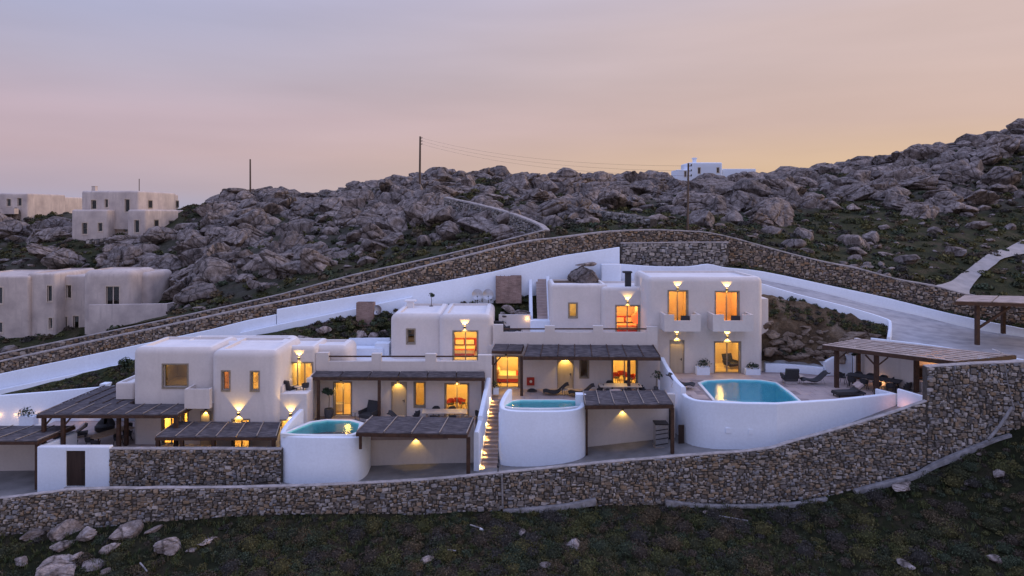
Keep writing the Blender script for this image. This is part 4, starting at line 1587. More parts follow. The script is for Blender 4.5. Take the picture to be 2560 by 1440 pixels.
def pergola_roof(root, q, n, beams='wood', batten='palewood', mat='reed', fascia=.18, battens=True, rafters=True, side=True, bw=.05):
    FL, FR_, BR, BL_ = [Vector(c) for c in q]
    for k in range(n):
        reed_panel(root, q, (k + .02) / n, (k + .98) / n, mat)
    if battens:
        for k in range(n + 1):
            u = min(max(k / n, .006), .994)
            a, b = FL.lerp(FR_, u), BL_.lerp(BR, u)
            MB().beam(a + Vector((0, 0, .04)), b + Vector((0, 0, .04)), bw, .035).build('batten', M[batten], root)
    dz = Vector((0, 0, -.07 - fascia / 2))
    MB().beam(FL + dz, FR_ + dz, .09, fascia).build('beam', M[beams], root)
    MB().beam(BL_ + dz, BR + dz, .09, fascia).build('beam', M[beams], root)
    if side:
        sx = (FR_ - FL).normalized() * .05
        for a, b in ((FL + sx, BL_ + sx), (FR_ - sx, BR - sx)):
            d = (b - a).normalized() * .06
            MB().beam(a + dz + d, b + dz - d, .09, fascia * .95).build('beam', M[beams], root)
    if rafters:
        for k in range(1, n):
            a, b = FL.lerp(FR_, k / n), BL_.lerp(BR, k / n)
            d = (b - a).normalized() * .07
            MB().beam(a + dz * .8 + d, b + dz * .8 - d, .06, .1).build('rafter', M[beams], root)


def post(root, x, y, z0, z1, w=.16, mat='wood', brace=None):
    o = MB().box(x - w / 2, x + w / 2, y - w / 2, y + w / 2, z0, z1).build('post', M[mat], root)
    for d in (brace or []):
        MB().beam((x + d[0] * w * .4, y + d[1] * w * .4, z1 - .62), (x + d[0] * .55, y + d[1] * .55, z1 - .06), .09, .09).build('brace', M[mat], root)
    return o


def planter(px, py, Y, w, h, d, label, plant_h=.5, seed=1, n=160):
    """white box with a leafy plant"""
    p = at(px, py, Y)
    t = thing('planter', (p.x, p.y, p.z), label, 'planter')
    m = MB()
    x0, x1, y0, y1, z0, z1 = p.x - w / 2, p.x + w / 2, Y - d / 2, Y + d / 2, p.z, p.z + h
    m.box(x0, x1, y0, y0 + .05, z0, z1).box(x0, x1, y1 - .05, y1, z0, z1).box(x0, x0 + .05, y0 + .05, y1 - .05, z0, z1).box(x1 - .05, x1, y0 + .05, y1 - .05, z0, z1).box(x0 + .05, x1 - .05, y0 + .05, y1 - .05, z0, z1 - .06)
    m.build('box', M['white'], t)
    R_ = np.random.default_rng(seed)
    V, Fq, n0 = [], [], 0
    for k in range(5):
        c = (p.x + R_.uniform(-.35, .35) * w, Y + R_.uniform(-.3, .3) * d, z1 + .05)
        v, f, _ = leaf_cloud(c, plant_h * R_.uniform(.5, .75), n // 4, .06, (1, 1, 1), R_, 1.35)
        V.append(v); Fq.append(f + n0); n0 += len(v)
    me = np_mesh('foliage', np.vstack(V), np.vstack(Fq), M['leaf'])
    put(bpy.data.objects.new('foliage', me), t)
    return t


def potted_tree(px, py, Y, label, h=1.5, crown=.45, pot=(.28, .5), seed=1, n=220, palm=False):
    p = at(px, py, Y)
    t = thing('potted_tree', (p.x, p.y, p.z), label, 'potted tree')
    r, ph = pot
    MB().lathe([(r * .72, 0), (r, ph * .5), (r, ph), (r * .88, ph), (r * .86, ph - .06), (.01, ph - .06)], 14, p).build('pot', M['pot'], t, smooth=40)
    MB().tube([p + Vector((0, 0, ph - .1)), p + Vector((.03, .02, ph + (h - ph) * .5)), p + Vector((0, 0, h))], .03, 6, .018).build('trunk', M['bark'], t)
    R_ = np.random.default_rng(seed)
    V, Fq, n0 = [], [], 0
    for k in range(5):
        c = (p.x + R_.uniform(-.6, .6) * crown, Y + R_.uniform(-.5, .5) * crown, p.z + h + R_.uniform(-.45, .25) * crown)
        v, f, _ = leaf_cloud(c, crown * R_.uniform(.35, .7), n // 5, .07 if not palm else .13, (1, 1, 1), R_, 1.1, .7)
        V.append(v); Fq.append(f + n0); n0 += len(v)
    put(bpy.data.objects.new('crown', np_mesh('crown', np.vstack(V), np.vstack(Fq), M['leaf'])), t)
    return t


# ---------------------------------------------------------------- furniture prototypes (local coordinates, facing -Y)
def proto(name, cat):
    t = thing(name, (0, 0, 0), None, cat)
    return t


def make_chair(shell='rattan'):
    t = proto('dining_chair', 'chair')
    vs, fs, n = [], [], 9
    for j, (z, rr, ins) in enumerate(((.42, .19, 0), (.45, .25, 0), (.62, .28, 1), (.80, .285, 1))):
        for k in range(n):
            a = math.radians(-20 + 220 * k / (n - 1))
            top = z if j < 2 else z - (.16 if j == 3 else .05) * (1 - abs(math.sin(a)) if abs(math.degrees(a) - 90) > 45 else .1)
            vs.append((rr * math.cos(a), rr * math.sin(a), top))
    for j in range(3):
        for k in range(n - 1):
            i = j * n + k
            fs.append((i, i + 1, i + n + 1, i + n))
    m = MB(); m.add(vs, fs)
    m.add([(x * .9, y * .9, z) for x, y, z in vs], [tuple(reversed(f)) for f in fs])
    L = len(vs)
    m.f += [(3 * n + k, L + 3 * n + k, L + 3 * n + k + 1, 3 * n + k + 1) for k in range(n - 1)]
    m.build('shell', M[shell], t, smooth=50)
    MB().lathe([(.20, 0), (.235, .02), (.235, .06), (.2, .08), (.01, .085)], 14, (0, 0, .41)).build('seat', M['cushion'], t, smooth=50)
    for sx in (-1, 1):
        for sy in (-1, 1):
            MB().tube([(sx * .15, sy * .14, .43), (sx * .24, sy * .22, 0)], .017, 5).build('leg', M['metal'], t)
    return t


def make_lounger():
    """woven rocking lounger with an S-shaped shell on two sled runners"""
    t = proto('lounger', 'lounger')
    prof = [(-.85, .30), (-.62, .36), (-.3, .27), (.0, .25), (.25, .34), (.5, .56), (.75, .78), (.95, .82)]
    vs, fs = [], []
    for x, z in smooth_path(prof, 3):
        w = .34 + .05 * math.sin((x + .85) / 1.8 * math.pi)
        for k, (yy, dz) in enumerate(((-w, .07), (-w * .6, 0), (0, -.02), (w * .6, 0), (w, .07))):
            vs.append((x, yy, z + dz))
    m_ = len(vs) // 5
    for i in range(m_ - 1):
        for k in range(4):
            a = i * 5 + k
            fs.append((a, a + 5, a + 6, a + 1))
    m = MB(); m.add(vs, fs)
    n = len(vs)
    m.add([(x, y, z - .05) for x, y, z in vs], [tuple(reversed(f)) for f in fs])
    ring = [k for k in range(5)] + [i * 5 + 4 for i in range(1, m_)] + [(m_ - 1) * 5 + k for k in (3, 2, 1, 0)] + [i * 5 for i in range(m_ - 2, 0, -1)]
    m.f += [(ring[i], n + ring[i], n + ring[(i + 1) % len(ring)], ring[(i + 1) % len(ring)]) for i in range(len(ring))]
    m.build('shell', M['rattan'], t, smooth=50)
    for s in (-1, 1):
        MB().tube([(-.55, s * .27, .26), (-.62, s * .27, .04), (-.3, s * .27, .015), (.4, s * .27, .015), (.62, s * .27, .05), (.45, s * .27, .46)], .016, 5).build('runner', M['steel'], t)
    return t


def make_armchair():
    t = proto('lounge_chair', 'lounge chair')
    MB().box(-.4, .4, -.4, .4, .2, .38).build('seat', M['cushion'], t)
    m = MB(); m.beam((0, .32, .3), (0, .56, .98), .8, .14, (0, 1, 0)); m.build('backrest', M['rattan'], t)
    for s in (-1, 1):
        MB().box(s * .43 - .04, s * .43 + .04, -.36, .42, .36, .56).build('armrest', M['rattan'], t)
    MB().box(-.36, .36, -.36, .36, 0, .16).build('base', M['steel'], t)
    return t


def make_side_table(top='tablestone'):
    t = proto('side_table', 'side table')
    MB().lathe([(.24, .44), (.26, .45), (.26, .475), (.24, .485)], 16).build('top', M[top], t, smooth=40)
    for k in range(3):
        a = k * 2.094 + .4
        MB().tube([(.14 * math.cos(a), .14 * math.sin(a), .445), (.22 * math.cos(a), .22 * math.sin(a), 0)], .014, 5).build('leg', M['metal'], t)
    return t


def make_table(L=2.4, Wd=1.0, mat='tablestone', leg='tablestone'):
    t = proto('dining_table', 'table')
    MB().box(-L / 2, L / 2, -Wd / 2, Wd / 2, .70, .745).build('table_top', M[mat], t)
    for sx in (-1, 1):
        for sy in (-1, 1):
            MB().beam((sx * (L / 2 - .3), sy * (Wd / 2 - .2), .70), (sx * (L / 2 - .18), sy * (Wd / 2 - .12), 0), .07, .07).build('leg', M[leg], t)
    return t


def make_sunbed():
    t = proto('sunbed', 'sunbed')
    MB().box(-1.0, .95, -.36, .36, .16, .26).build('frame', M['rattan'], t)
    MB().box(-.98, .25, -.33, .33, .262, .35).build('mattress', M['cushion'], t)
    m = MB(); m.beam((.27, 0, .31), (.92, 0, .74), .66, .09); m.build('backrest', M['cushion'], t)
    m = MB(); m.beam((.45, -.16, .52), (.8, -.16, .77), .34, .15); m.build('pillow', M['palecushion'], t)
    m = MB(); m.beam((.5, .17, .56), (.85, .17, .80), .32, .15); m.build('pillow', M['palecushion'], t)
    for sx in (-.85, .8):
        for sy in (-.3, .3):
            MB().box(sx - .03, sx + .03, sy - .03, sy + .03, 0, .16).build('leg', M['metal'], t)
    return t


def make_bed():
    t = proto('bed', 'bed')
    MB().box(-.8, .8, -1.0, .95, .05, .32).build('base', M['redcloth'], t)
    MB().box(-.79, .79, -.99, .93, .322, .56).build('mattress', M['linen'], t)
    MB().box(-.95, .95, .97, 1.06, 0, 1.1).build('headboard', M['redcloth'], t)
    for s in (-1, 1):
        m = MB(); m.beam((s * .4, .8, .66), (s * .4, .94, .98), .62, .16, (0, 1, 0)); m.build('pillow', M['linen'], t)
    MB().box(-.81, .81, -.95, -.45, .562, .58).build('blanket', M['redcloth'], t)
    return t


USED = set()


def place(root, loc, rz, label, group=None, sc=1.0):
    if root.name in USED:
        o = copy_tree(root)
    else:
        USED.add(root.name)
        o = root
    o.location = loc
    o.rotation_euler = (0, 0, rz)
    o.scale = (sc, sc, sc)
    o['label'] = label
    if group: o['group'] = group
    elif 'group' in o.keys(): del o['group']
    return o


CHAIR, LOUNGER, ARM, SIDE, TABLE, OAK, DARKT, SUNBED, BED = make_chair(), make_lounger(), make_armchair(), make_side_table(), make_table(2.9, 1.0), make_table(2.6, 1.0, 'tablewood', 'metal'), make_table(3.2, 1.05, 'rattan', 'rattan'), make_sunbed(), make_bed()
REDCHAIR = make_chair('redcloth')


def paving(poly, z, hole=None, tw=.9, thick=.35, drop=.012, most=300, pool_boxes=None):
    """terrace: bed slab with paving slabs laid on it; returns the slab"""
    m = MB(); m.prism(poly, z - thick, z - drop)
    if hole is not None:
        bm = bmesh.new()
        me0 = bpy.data.meshes.new('t'); me0.from_pydata(m.v, [], m.f); bm.from_mesh(me0)
        hb = MB(); hb.prism(hole, z - thick - .5, z + .5)
        hm = bpy.data.meshes.new('h'); hm.from_pydata(hb.v, [], hb.f)
        me1 = bpy.data.meshes.new('t2'); bm.to_mesh(me1); bm.free()
        o1 = bpy.data.objects.new('t', me1); o2 = bpy.data.objects.new('h', hm)
        col.objects.link(o1); col.objects.link(o2)
        md = o1.modifiers.new('b', 'BOOLEAN'); md.object = o2; md.solver = 'EXACT'
        res = bpy.data.meshes.new_from_object(o1.evaluated_get(bpy.context.evaluated_depsgraph_get()))
        bpy.data.objects.remove(o1, do_unlink=True); bpy.data.objects.remove(o2, do_unlink=True)
        res.name = 'terrace'
        finish(res, M['grout'])
        slab = put(bpy.data.objects.new('terrace', res))
    else:
        slab = m.build('terrace', M['grout'])
    slab['kind'] = 'structure'
    xs = [p[0] for p in poly]; ys_ = [p[1] for p in poly]
    tm = None
    cnt = 0
    j, y = 0, min(ys_)
    P = np.array(poly)
    while y < max(ys_):
        x = min(xs) - (tw / 2 if j % 2 else 0)
        while x < max(xs):
            cx_, cy_ = x + tw / 2, y + tw / 2
            cor = np.array([(x + .03, y + .03), (x + tw - .03, y + .03), (x + tw - .03, y + tw - .03), (x + .03, y + tw - .03), (cx_, cy_)])
            okk = inside(cor[:, 0], cor[:, 1], poly).all()
            if okk and hole is not None and inside(cor[:, 0], cor[:, 1], hole).any(): okk = False
            if okk and cnt < most:
                if tm is None:
                    b = MB(); b.box(-tw / 2 + .008, tw / 2 - .008, -tw / 2 + .008, tw / 2 - .008, 0, .012)
                    tm = bpy.data.meshes.new('paving_slab'); tm.from_pydata(b.v, [], b.f); finish(tm, M['tile'])
                o = bpy.data.objects.new('paving_slab', tm)
                col.objects.link(o); o.parent = slab
                o.location = (cx_, cy_, z - drop + .0005 + random.uniform(0, .002))
                cnt += 1
            x += tw
        y += tw
        j += 1
    return slab


def pool(poly, zw, depth, lining, label, rim=None, rimw=.28):
    """basin with floor and sides, water sheet, coping"""
    if sum(poly[i - 1][0] * poly[i][1] - poly[i][0] * poly[i - 1][1] for i in range(len(poly))) < 0: poly = poly[::-1]
    c = (sum(p[0] for p in poly) / len(poly), sum(p[1] for p in poly) / len(poly))
    t = thing('swimming_pool', (c[0], c[1], zw - depth), label, 'swimming pool')
    n = len(poly)
    vs = [(x, y, zw - depth) for x, y in poly] + [(x, y, zw + .10) for x, y in poly]
    fs = [tuple(range(n))] + [(i, (i + 1) % n, n + (i + 1) % n, n + i) for i in range(n)]
    MB().add(vs, fs).build('basin', M[lining], t)
    MB().add([(x, y, zw) for x, y in poly], [tuple(range(n))]).build('water', M['water'], t)
    if rim:
        out = [(c[0] + (x - c[0]) * (1 + rimw / math.hypot(x - c[0], y - c[1])), c[1] + (y - c[1]) * (1 + rimw / math.hypot(x - c[0], y - c[1]))) for x, y in poly]
        m = MB()
        m.add([(x, y, zw + .10) for x, y in poly] + [(x, y, zw + .10) for x, y in out] + [(x, y, zw - .1) for x, y in out],
              [(i, (i + 1) % n, n + (i + 1) % n, n + i) for i in range(n)] + [(n + i, n + (i + 1) % n, 2 * n + (i + 1) % n, 2 * n + i) for i in range(n)])
        m.build('coping', M[rim], t)
    return t
D1, D2, DB, DC = 4.9, 6.2, 7.25, 8.26          # terrace levels
E_DOOR, E_WIN = 95, 26


def open_units(root, specs, y, lamp=True):
    """specs: (opening, 'win'|'door'|'glassdoor', leaves, energy) -> joinery and lamps"""


# ================================================================ villa with the corner balcony (lowest)
v1 = thing('villa', (X(430, 44.2), 44.2, D1), 'white two-storey villa with a box balcony, beside the large corner reed pergola', 'villa')
Y_ = 44.2
ops = [op(408, 468, 912, 968, Y_, 'dim'), op(406, 446, 1034, 1112, Y_, 'lit', D1), op(456, 468, 1032, 1062, Y_, 'lit')]
_, rms = block(v1, 'wall', X(330, Y_), X(536, Y_), Y_, 48.4, D1 - .3, Z(868, Y_), .45, 'facade', ops)
window(v1, *ops[0][:4], Y_, 1, False, inset=.22)
window(v1, *ops[1][:4], Y_, 2, True)
window(v1, *ops[2][:4], Y_, 1)
room_lamp(v1, rms[0][0], 14); room_lamp(v1, rms[1][0], E_DOOR * 1.8); room_lamp(v1, rms[2][0], 30)
Y_ = 43.4
ops = [op(556, 573, 929, 975, Y_), op(628, 646, 930, 976, Y_), op(582, 622, 1050, 1124, Y_, 'lit', D1)]
_, rms = block(v1, 'wall', X(527, Y_), X(697, Y_), Y_, 48.3, D1 - .3, Z(876, Y_), .45, 'facade', ops)
window(v1, *ops[0][:4], Y_, 1); window(v1, *ops[1][:4], Y_, 1); window(v1, *ops[2][:4], Y_, 2, True)
room_lamp(v1, rms[0][0], 12, (1, .38, .08)); room_lamp(v1, rms[1][0], 26); room_lamp(v1, rms[2][0], E_DOOR)
Y_ = 45.9
ops = [op(722, 780, 908, 982, Y_, 'lit')]
_, rms = block(v1, 'wall', X(680, Y_), X(790, Y_), Y_, 49.2, D1 - .3, Z(866, Y_), .3, 'facade', ops)
block(v1, 'wall', X(770, 46.5), X(872, 46.5), 46.5, 49.3, CZ - 10.68, Z(864, 46.5), .5, 'facade')
window(v1, *ops[0][:4], Y_, 3, True)
room_lamp(v1, rms[0][0], E_DOOR)
Y_ = 43.7
ops = [op(700, 728, 1052, 1110, Y_, 'lit', D1)]
_, rms = block(v1, 'wall', X(688, Y_), X(768, Y_), Y_, 45.85, D1 - .3, Z(984, Y_), .06, 'facade', ops, 0)
window(v1, *ops[0][:4], Y_, 1, True)
room_lamp(v1, rms[0][0], 30)
MB().box(X(690, 43.75), X(706, 43.75), 43.75, 45.8, Z(983, 43.75), Z(966, 43.75)).build('parapet', M['facade'], v1)
# roof step seen behind
block(v1, 'roof_block', X(440, 46.5), X(720, 46.5), 46.4, 49.5, Z(900, 46.5), Z(855, 46.5), .5, 'roofwhite')
# box balcony
bx0, bx1, by0 = X(461, 43.0), X(524, 43.0), 43.0
zt, zb = Z(973, 43.0), Z(1022, 43.0)
m = MB()
m.box(bx0, bx1, by0, by0 + .14, zb, zt).box(bx0, bx0 + .14, by0 + .14, 44.19, zb, zt).box(bx1 - .14, bx1, by0 + .14, 43.39, zb, zt).box(bx0 + .14, bx1 - .14, by0 + .14, 44.19, zb, zb + .14)
m.build('balcony', M['facade'], v1)
plain_door(v1, X(504, 44.15), X(526, 44.15), D1, Z(1030, 44.15), 44.1, inset=-.06)
# side box on the uphill wing
block(v1, 'wing_wall', X(288, 45), X(334, 45), 45, 48.2, Z(998, 45), Z(957, 45), .12, 'facade')
sconce(597, 1034, 43.4, 'on the low villa between two tall slit windows', e=5)
sconce(727, 1036, 43.7, 'on the low villa beside the curved pool wall', e=5)
sconce(748, 896, 45.9, 'over the balcony door of the low villa', e=4, ea=2)
sconce(516, 1024, 44.12, 'under the box balcony of the low villa', up=False, e=4)
t = place(ARM, at(722, 984, 44.9), math.radians(160), 'charcoal lounge chair on the small balcony under a wall light')
place(SIDE, at(745, 984, 44.6), 0, 'low round table between chairs on the small balcony', 'balcony side tables')
place(CHAIR, at(765, 984, 44.7), math.radians(200), 'dark tub chair at the end of the small balcony')
bench = MB().box(X(340, 46.2), X(420, 46.2), 45.2, 46.4, Z(985, 44.9), Z(985, 44.9) + .3).build('day_bed', M['linen'])
tag(bench, 'pale bed seen through the wide dim window of the low villa', 'bed')

# terrace in front of it
paving([(-33, 43.85), (X(95, 43.85), 43.85), (X(100, 40.5), 40.45), (-14.6, 40.45), (-14.6, 43.4), (-14.6, 46), (-24.6, 44.25), (-24.6, 49.2), (-33, 49.2)], D1, tw=.95)
# gate wall
gate = thing('gate_wall', (X(180, 40), 40, 3.4), 'white wall with a dark brown gate beside the grey rubble panel', 'wall')
ops = [op(165, 213, 1127, 1216, 40, 'door')]
block(gate, 'wall', X(92, 40), X(274, 40), 40, 40.4, 2.8, Z(1117, 40), .06, 'white', ops, 0)
plain_door(gate, *ops[0][:4], 40, 'browndoor', .06, True, False, 'gate')
MB().box(X(165, 40), X(213, 40), 39.8, 40.02, Z(1219, 40) - .2, Z(1216, 40)).build('threshold', M['coping'], gate)
PL = [(274, 1121, 1226, 40), (480, 1121, 1226, 40), (703, 1122, 1226, 40)]
panel_wall = stone_wall('stone_wall', line(PL), .105, 'grey', 'square panel of grey rubble between the white gate wall and curved pool wall', .35, .07, .02, 23, wmax=4, hmax=2)
w = ribbon('stair_wall', [(X(98, 40.45), 40.45, CZ - 13.98, 3.0), (X(193, 43.2), 43.2, CZ - 14.0, 3.0)], .3, M['white'])
tag(w, 'short white stair wall stepping up behind the brown gate', 'wall')
# far left carport
c1 = thing('carport', (X(40, 41), 41, 3.4), 'reed-roofed carport beside the white gate wall, cut off by its dark garage', 'carport')
q = [at(-190, 1101, 40.3), at(95, 1101, 40.3), at(188, 1064, 43.3), at(-70, 1064, 43.3)]
pergola_roof(c1, q, 5)
post(c1, X(92, 40.4), 40.42, 3.2, Z(1108, 40.4))
post(c1, X(-180, 40.4), 40.42, 3.2, Z(1108, 40.4))
w = MB().box(-36, X(95, 43.4), 43.4, 43.8, 2.8, Z(1085, 43.4)).build('retaining_wall', M['facade'])
tag(w, 'grey-white back wall inside the carport beside the gate', 'wall')
# big corner pergola
p1 = thing('pergola', (X(200, 43), 43, D1), 'large L-shaped reed pergola over the dining terrace of the low villa', 'pergola')
hz = CZ - 12.45
pergola_roof(p1, [(X(92, 41.9), 41.9, hz), (X(446, 41.9), 41.9, hz), (X(446, 41.9), 44.12, hz), (X(92, 41.9), 44.12, hz)], 8)
pergola_roof(p1, [(X(92, 41.9), 44.2, hz), (-24.8, 44.2, hz), (-24.8, 48.7, hz), (X(92, 41.9) + .1, 48.7, hz)], 5, batten='wood')
for px, yy in ((110, 42.0), (158, 42.0), (297, 42.6), (440, 42.0)):
    post(p1, X(px, yy), yy, D1, hz - .1, .2, brace=[(1, 0)] if px < 200 else None)
for x, yy in ((-24.95, 44.0), (-24.95, 48.5), (X(92, 41.9) + .2, 48.4)):
    post(p1, x, yy, D1, hz - .1, .2)
# carport roof behind the rubble panel
c2 = thing('carport', (X(540, 41.5), 41.5, D1), 'low reed roof standing right behind the rubble panel wall', 'carport')
pergola_roof(c2, [at(388, 1091, 40.45), at(692, 1091, 40.45), at(703, 1055, 43.3), at(442, 1053, 43.3)], 6, fascia=.16)
for px in (395, 455, 534, 684): post(c2, X(px, 40.6), 40.6, D1, Z(1098, 40.6), .2)
# garden wall
gw = ribbon('garden_wall', [(X(p, y), y, Z(r_, y), D1 - .3) for p, r_, y in ((-160, 1004, 48.9), (0, 989, 49.0), (130, 979, 49.1), (250, 968, 49.2), (345, 962, 49.3))], .3, M['white'])
tag(gw, 'tall white garden wall behind the large corner pergola', 'wall')
MB().box(X(252, 49.1), X(270, 49.1), 48.95, 49.6, D1, Z(959, 49.1)).build('pillar', M['white'], None)
tag(bpy.data.objects['pillar'], 'small white pillar at the end of the garden wall', 'pillar')
planter(72, 1062, 46.5, 1.0, .62, .5, 'white planter box with leafy shrub under the white garden wall', .55, 3)
for px, g in ((0, 1), (40, 2), (95, 3), (210, 4)):
    pp = at(px, 1036, 48.95)
    t = thing('recessed_light', (pp.x, 48.9, pp.z), 'small lit recessed light low in the garden wall', 'wall light', 'recessed lights of the garden wall')
    MB().box(pp.x - .05, pp.x + .05, 48.9, 48.95, pp.z - .02, pp.z + .02).build('lens', M['bulb'], t)
    light('glow', 'POINT', (pp.x, 48.75, pp.z - .05), 2.2, t, (1, .5, .2), .03)
# dining set and loungers on that terrace
tb = at(272, 1098, 44.4); tb.z = D1
place(OAK, (X(278, 44.4), 44.4, D1), math.radians(62), 'oak dining table under the large corner pergola')
for dx, dy, a in ((-.85, -.9, 25), (-.1, -1.5, 0), (.95, .2, -110), (.8, -.6, -110), (.2, 1.6, 170)):
    place(CHAIR, (X(278, 44.4) + dx, 44.4 + dy, D1), math.radians(a + 180), 'dark tub chair at the oak table under the corner pergola', 'chairs at the oak table')
place(SUNBED, (X(178, 45.5), 45.5, D1), math.radians(30), 'dark sunbed with raised back behind the carport roof, under the pergola corner')
place(SUNBED, (X(150, 43.6), 43.6, D1), math.radians(25), 'dark sunbed lying between the stair wall and corner pergola')
hc = thing('round_daybed', (X(262, 47), 47, D1), 'round dark woven hooded seat against the garden wall', 'seat')
MB().lathe([(.5, 0), (.62, .12), (.62, .36), (.5, .42), (.01, .43)], 18, (X(262, 47), 47, D1)).build('seat', M['rattan'], hc, smooth=40)
vs, fs = [], []
for j in range(7):
    for k in range(11):
        a, b = math.pi * k / 10, math.pi / 2 * j / 6
        vs.append((X(262, 47) + .68 * math.cos(a) * math.cos(b * .9), 47.02 + .5 * math.sin(a) * (1 - .3 * math.sin(b)), D1 + .36 + .95 * math.sin(a) ** .6 * (j / 6)))
for j in range(6):
    for k in range(10):
        i = j * 11 + k; fs.append((i, i + 1, i + 12, i + 11))
MB().add(vs, fs).build('hood', M['rattan'], hc, smooth=60)

# ================================================================ middle villa with its round-ended plunge pool
v2 = thing('villa', (X(1000, 46), 46, D2), 'white villa with three-bay roof terrace between the two plunge pools', 'villa')
Y_ = 46.0
TER2 = CZ - 10.7
ops = [op(836, 877, 957, 1040, Y_, 'lit'), op(980, 1015, 957, 1040, Y_, 'door'), op(1037, 1061, 957, 1016, Y_, 'lit', D2), op(1114, 1170, 961, 1040, Y_, 'lit')]
_, rms = block(v2, 'wall', X(792, Y_), X(1229, Y_), Y_, 55.8, D2 - .4, TER2, 0, 'facade', ops, 0)
window(v2, *ops[0][:4], Y_, 2, True); plain_door(v2, *ops[1][:4], Y_); window(v2, *ops[2][:4], Y_, 1); window(v2, *ops[3][:4], Y_, 2, True)
for r_, e in zip(rms, (E_DOOR * .8, 40, E_DOOR)): room_lamp(v2, r_[0], e)
for a, b, row in ((790, 821, 882), (929, 953, 884), (1063, 1090, 885), (1195, 1229, 888)):
    MB().box(X(a, Y_), X(b, Y_), Y_ - .02, Y_ + .36, TER2, Z(row, Y_)).build('parapet_pier', M['facade'], v2)
for a, b in ((821, 929), (953, 1063), (1090, 1195)):
    MB().box(X(a, Y_), X(b, Y_), Y_, Y_ + .28, TER2, Z(904, Y_)).build('parapet', M['facade'], v2)
    MB().beam((X(a, Y_), Y_ + .14, Z(892, Y_)), (X(b, Y_), Y_ + .14, Z(892, Y_)), .09, .09).build('rail', M['wood'], v2)
Y_ = 49.6
ops = [op(1018, 1036, 824, 858, Y_, 'dim')]
_, rms = block(v2, 'wall', X(975, Y_), X(1110, Y_), Y_, 55.6, TER2 - .02, Z(784, Y_), .5, 'facade', ops)
window(v2, *ops[0][:4], Y_, 1); room_lamp(v2, rms[0][0], 4)
Y_ = 49.0
ops = [op(1134, 1193, 829, 905, Y_, 'lit')]
_, rms = block(v2, 'wall', X(1097, Y_), X(1232, Y_), Y_, 55.4, TER2 - .02, Z(786, Y_), .45, 'facade', ops, roomd=3.2)
window(v2, *ops[0][:4], Y_, 2, True); room_lamp(v2, rms[0][0], E_DOOR * 1.3)
sconce(1162, 818, 49.0, 'over the bedroom door of the middle villa roof terrace', e=5, ea=2)
place(BED, (X(1160, 51.4), 51.45, rms[0][0][4]), 0, 'bed with red headboard behind the roof terrace door of the middle villa')
for px, row, wh in ((853, 951, 'over the bath door beside the potted palm'), (995, 951, 'over the beige front door of the middle villa'), (1143, 952, 'over the dining room door of the middle villa')):
    sconce(px, row, 46.0, wh, up=False, e=5)
# low walls behind the terrace
m = MB(); m.box(X(872, 51.5), X(974, 51.5), 51.5, 51.8, TER2, Z(846, 51.5)).build('terrace_wall', M['white'], v2)
MB().box(X(872, 50.8), X(960, 50.8), 50.3, 51.4, TER2, Z(868, 50.8)).build('bench', M['white'], v2)
MB().box(X(940, 51), X(975, 51), 50.5, 51.45, TER2, Z(856, 51)).build('bench', M['white'], v2)
# roof clutter: chimney stub and cypress pots
ch = MB().box(X(1018, 54), X(1034, 54), 53.7, 54.3, Z(785, 54), Z(752, 54)).build('chimney', M['roofwhite'], v2)
MB().box(X(1013, 54), X(1040, 54), 53.6, 54.4, Z(753, 54), Z(750, 54)).build('cap', M['roofwhite'], ch)
potted_tree(1078, 772, 54.6, 'small dark conifer on the flat roof of the middle villa', 1.0, .35, (.16, .25), 5, 160)
place(LOUNGER, (X(846, 47.3), 47.3, TER2), math.radians(185), 'dark rocking lounger on the roof terrace of the middle villa', None, .95)

# pergola over the porch
p2 = thing('pergola', (X(1000, 45), 45, D2), 'long shallow reed roof over the porch of the middle villa', 'pergola')
pergola_roof(p2, [at(777, 940, 44.9), at(1213, 942, 44.9), at(1212, 929, 45.95), at(790, 928, 45.95)], 6, battens=False, fascia=.2)
for px, yy in ((796, 44.98), (948, 44.98), (1207, 44.98)):
    post(p2, X(px, yy), yy, D2, Z(948, yy), .18)
# wing wall at its left end, and the pool wall
ww = thing('pool_wall', (X(800, 40), 40, 3.2), 'curved white wall holding the plunge pool beside the rubble panel', 'wall')
ribbon('wing_wall', [(X(766, 44.6), 44.6, Z(945, 44.6), 3.4), (X(779, 44.6), 44.55, Z(946, 44.6), 3.4), (X(793, 45.98), 45.98, Z(930, 46), 3.4)], .28, M['facade'], ww, .05)
pts = [(X(p, y), y, Z(r_, y), Z(1235, 40)) for p, r_, y in ((757, 1012, 44.5), (745, 1024, 43.6), (722, 1048, 42.4), (704, 1072, 41.2), (702, 1083, 40.6), (716, 1090, 40.1), (755, 1093, 39.75), (820, 1094, 39.6), (875, 1094, 39.7), (902, 1092, 40.1), (918, 1088, 40.9), (927, 1084, 42.15))]
ribbon('wall', smooth_path(pts, 4), .32, M['white'], ww, .08)
zw = CZ - 13.2
pp = [onl(p, r_, 13.2) for p, r_ in ((712, 1090), (740, 1092), (800, 1093), (872, 1093), (890, 1087), (896, 1066), (872, 1059), (815, 1058), (778, 1063))]
pool2 = pool([(p.x, p.y + .25) for p in pp], zw, 1.15, 'pooltile', 'turquoise plunge pool beside the potted palm porch', 'poolwhite', .3)
paving([(X(735, 43), 42.0), (-2.35, 42.35), (-2.35, 46), (X(795, 46), 46), (X(770, 44.5), 44.5)], D2, tw=.9)
cw = thing('retaining_wall', (X(1050, 42.2), 42.2, 4), 'white retaining wall with a downlight inside the carport below the middle villa', 'wall')
MB().box(X(915, 42.3), X(1185, 42.3), 42.3, 42.65, 3.4, Z(1052, 42.3)).build('wall', M['facade'], cw)
sconce(1040, 1092, 42.3, 'under the reed carport roof below the middle villa', up=False, e=2.6)
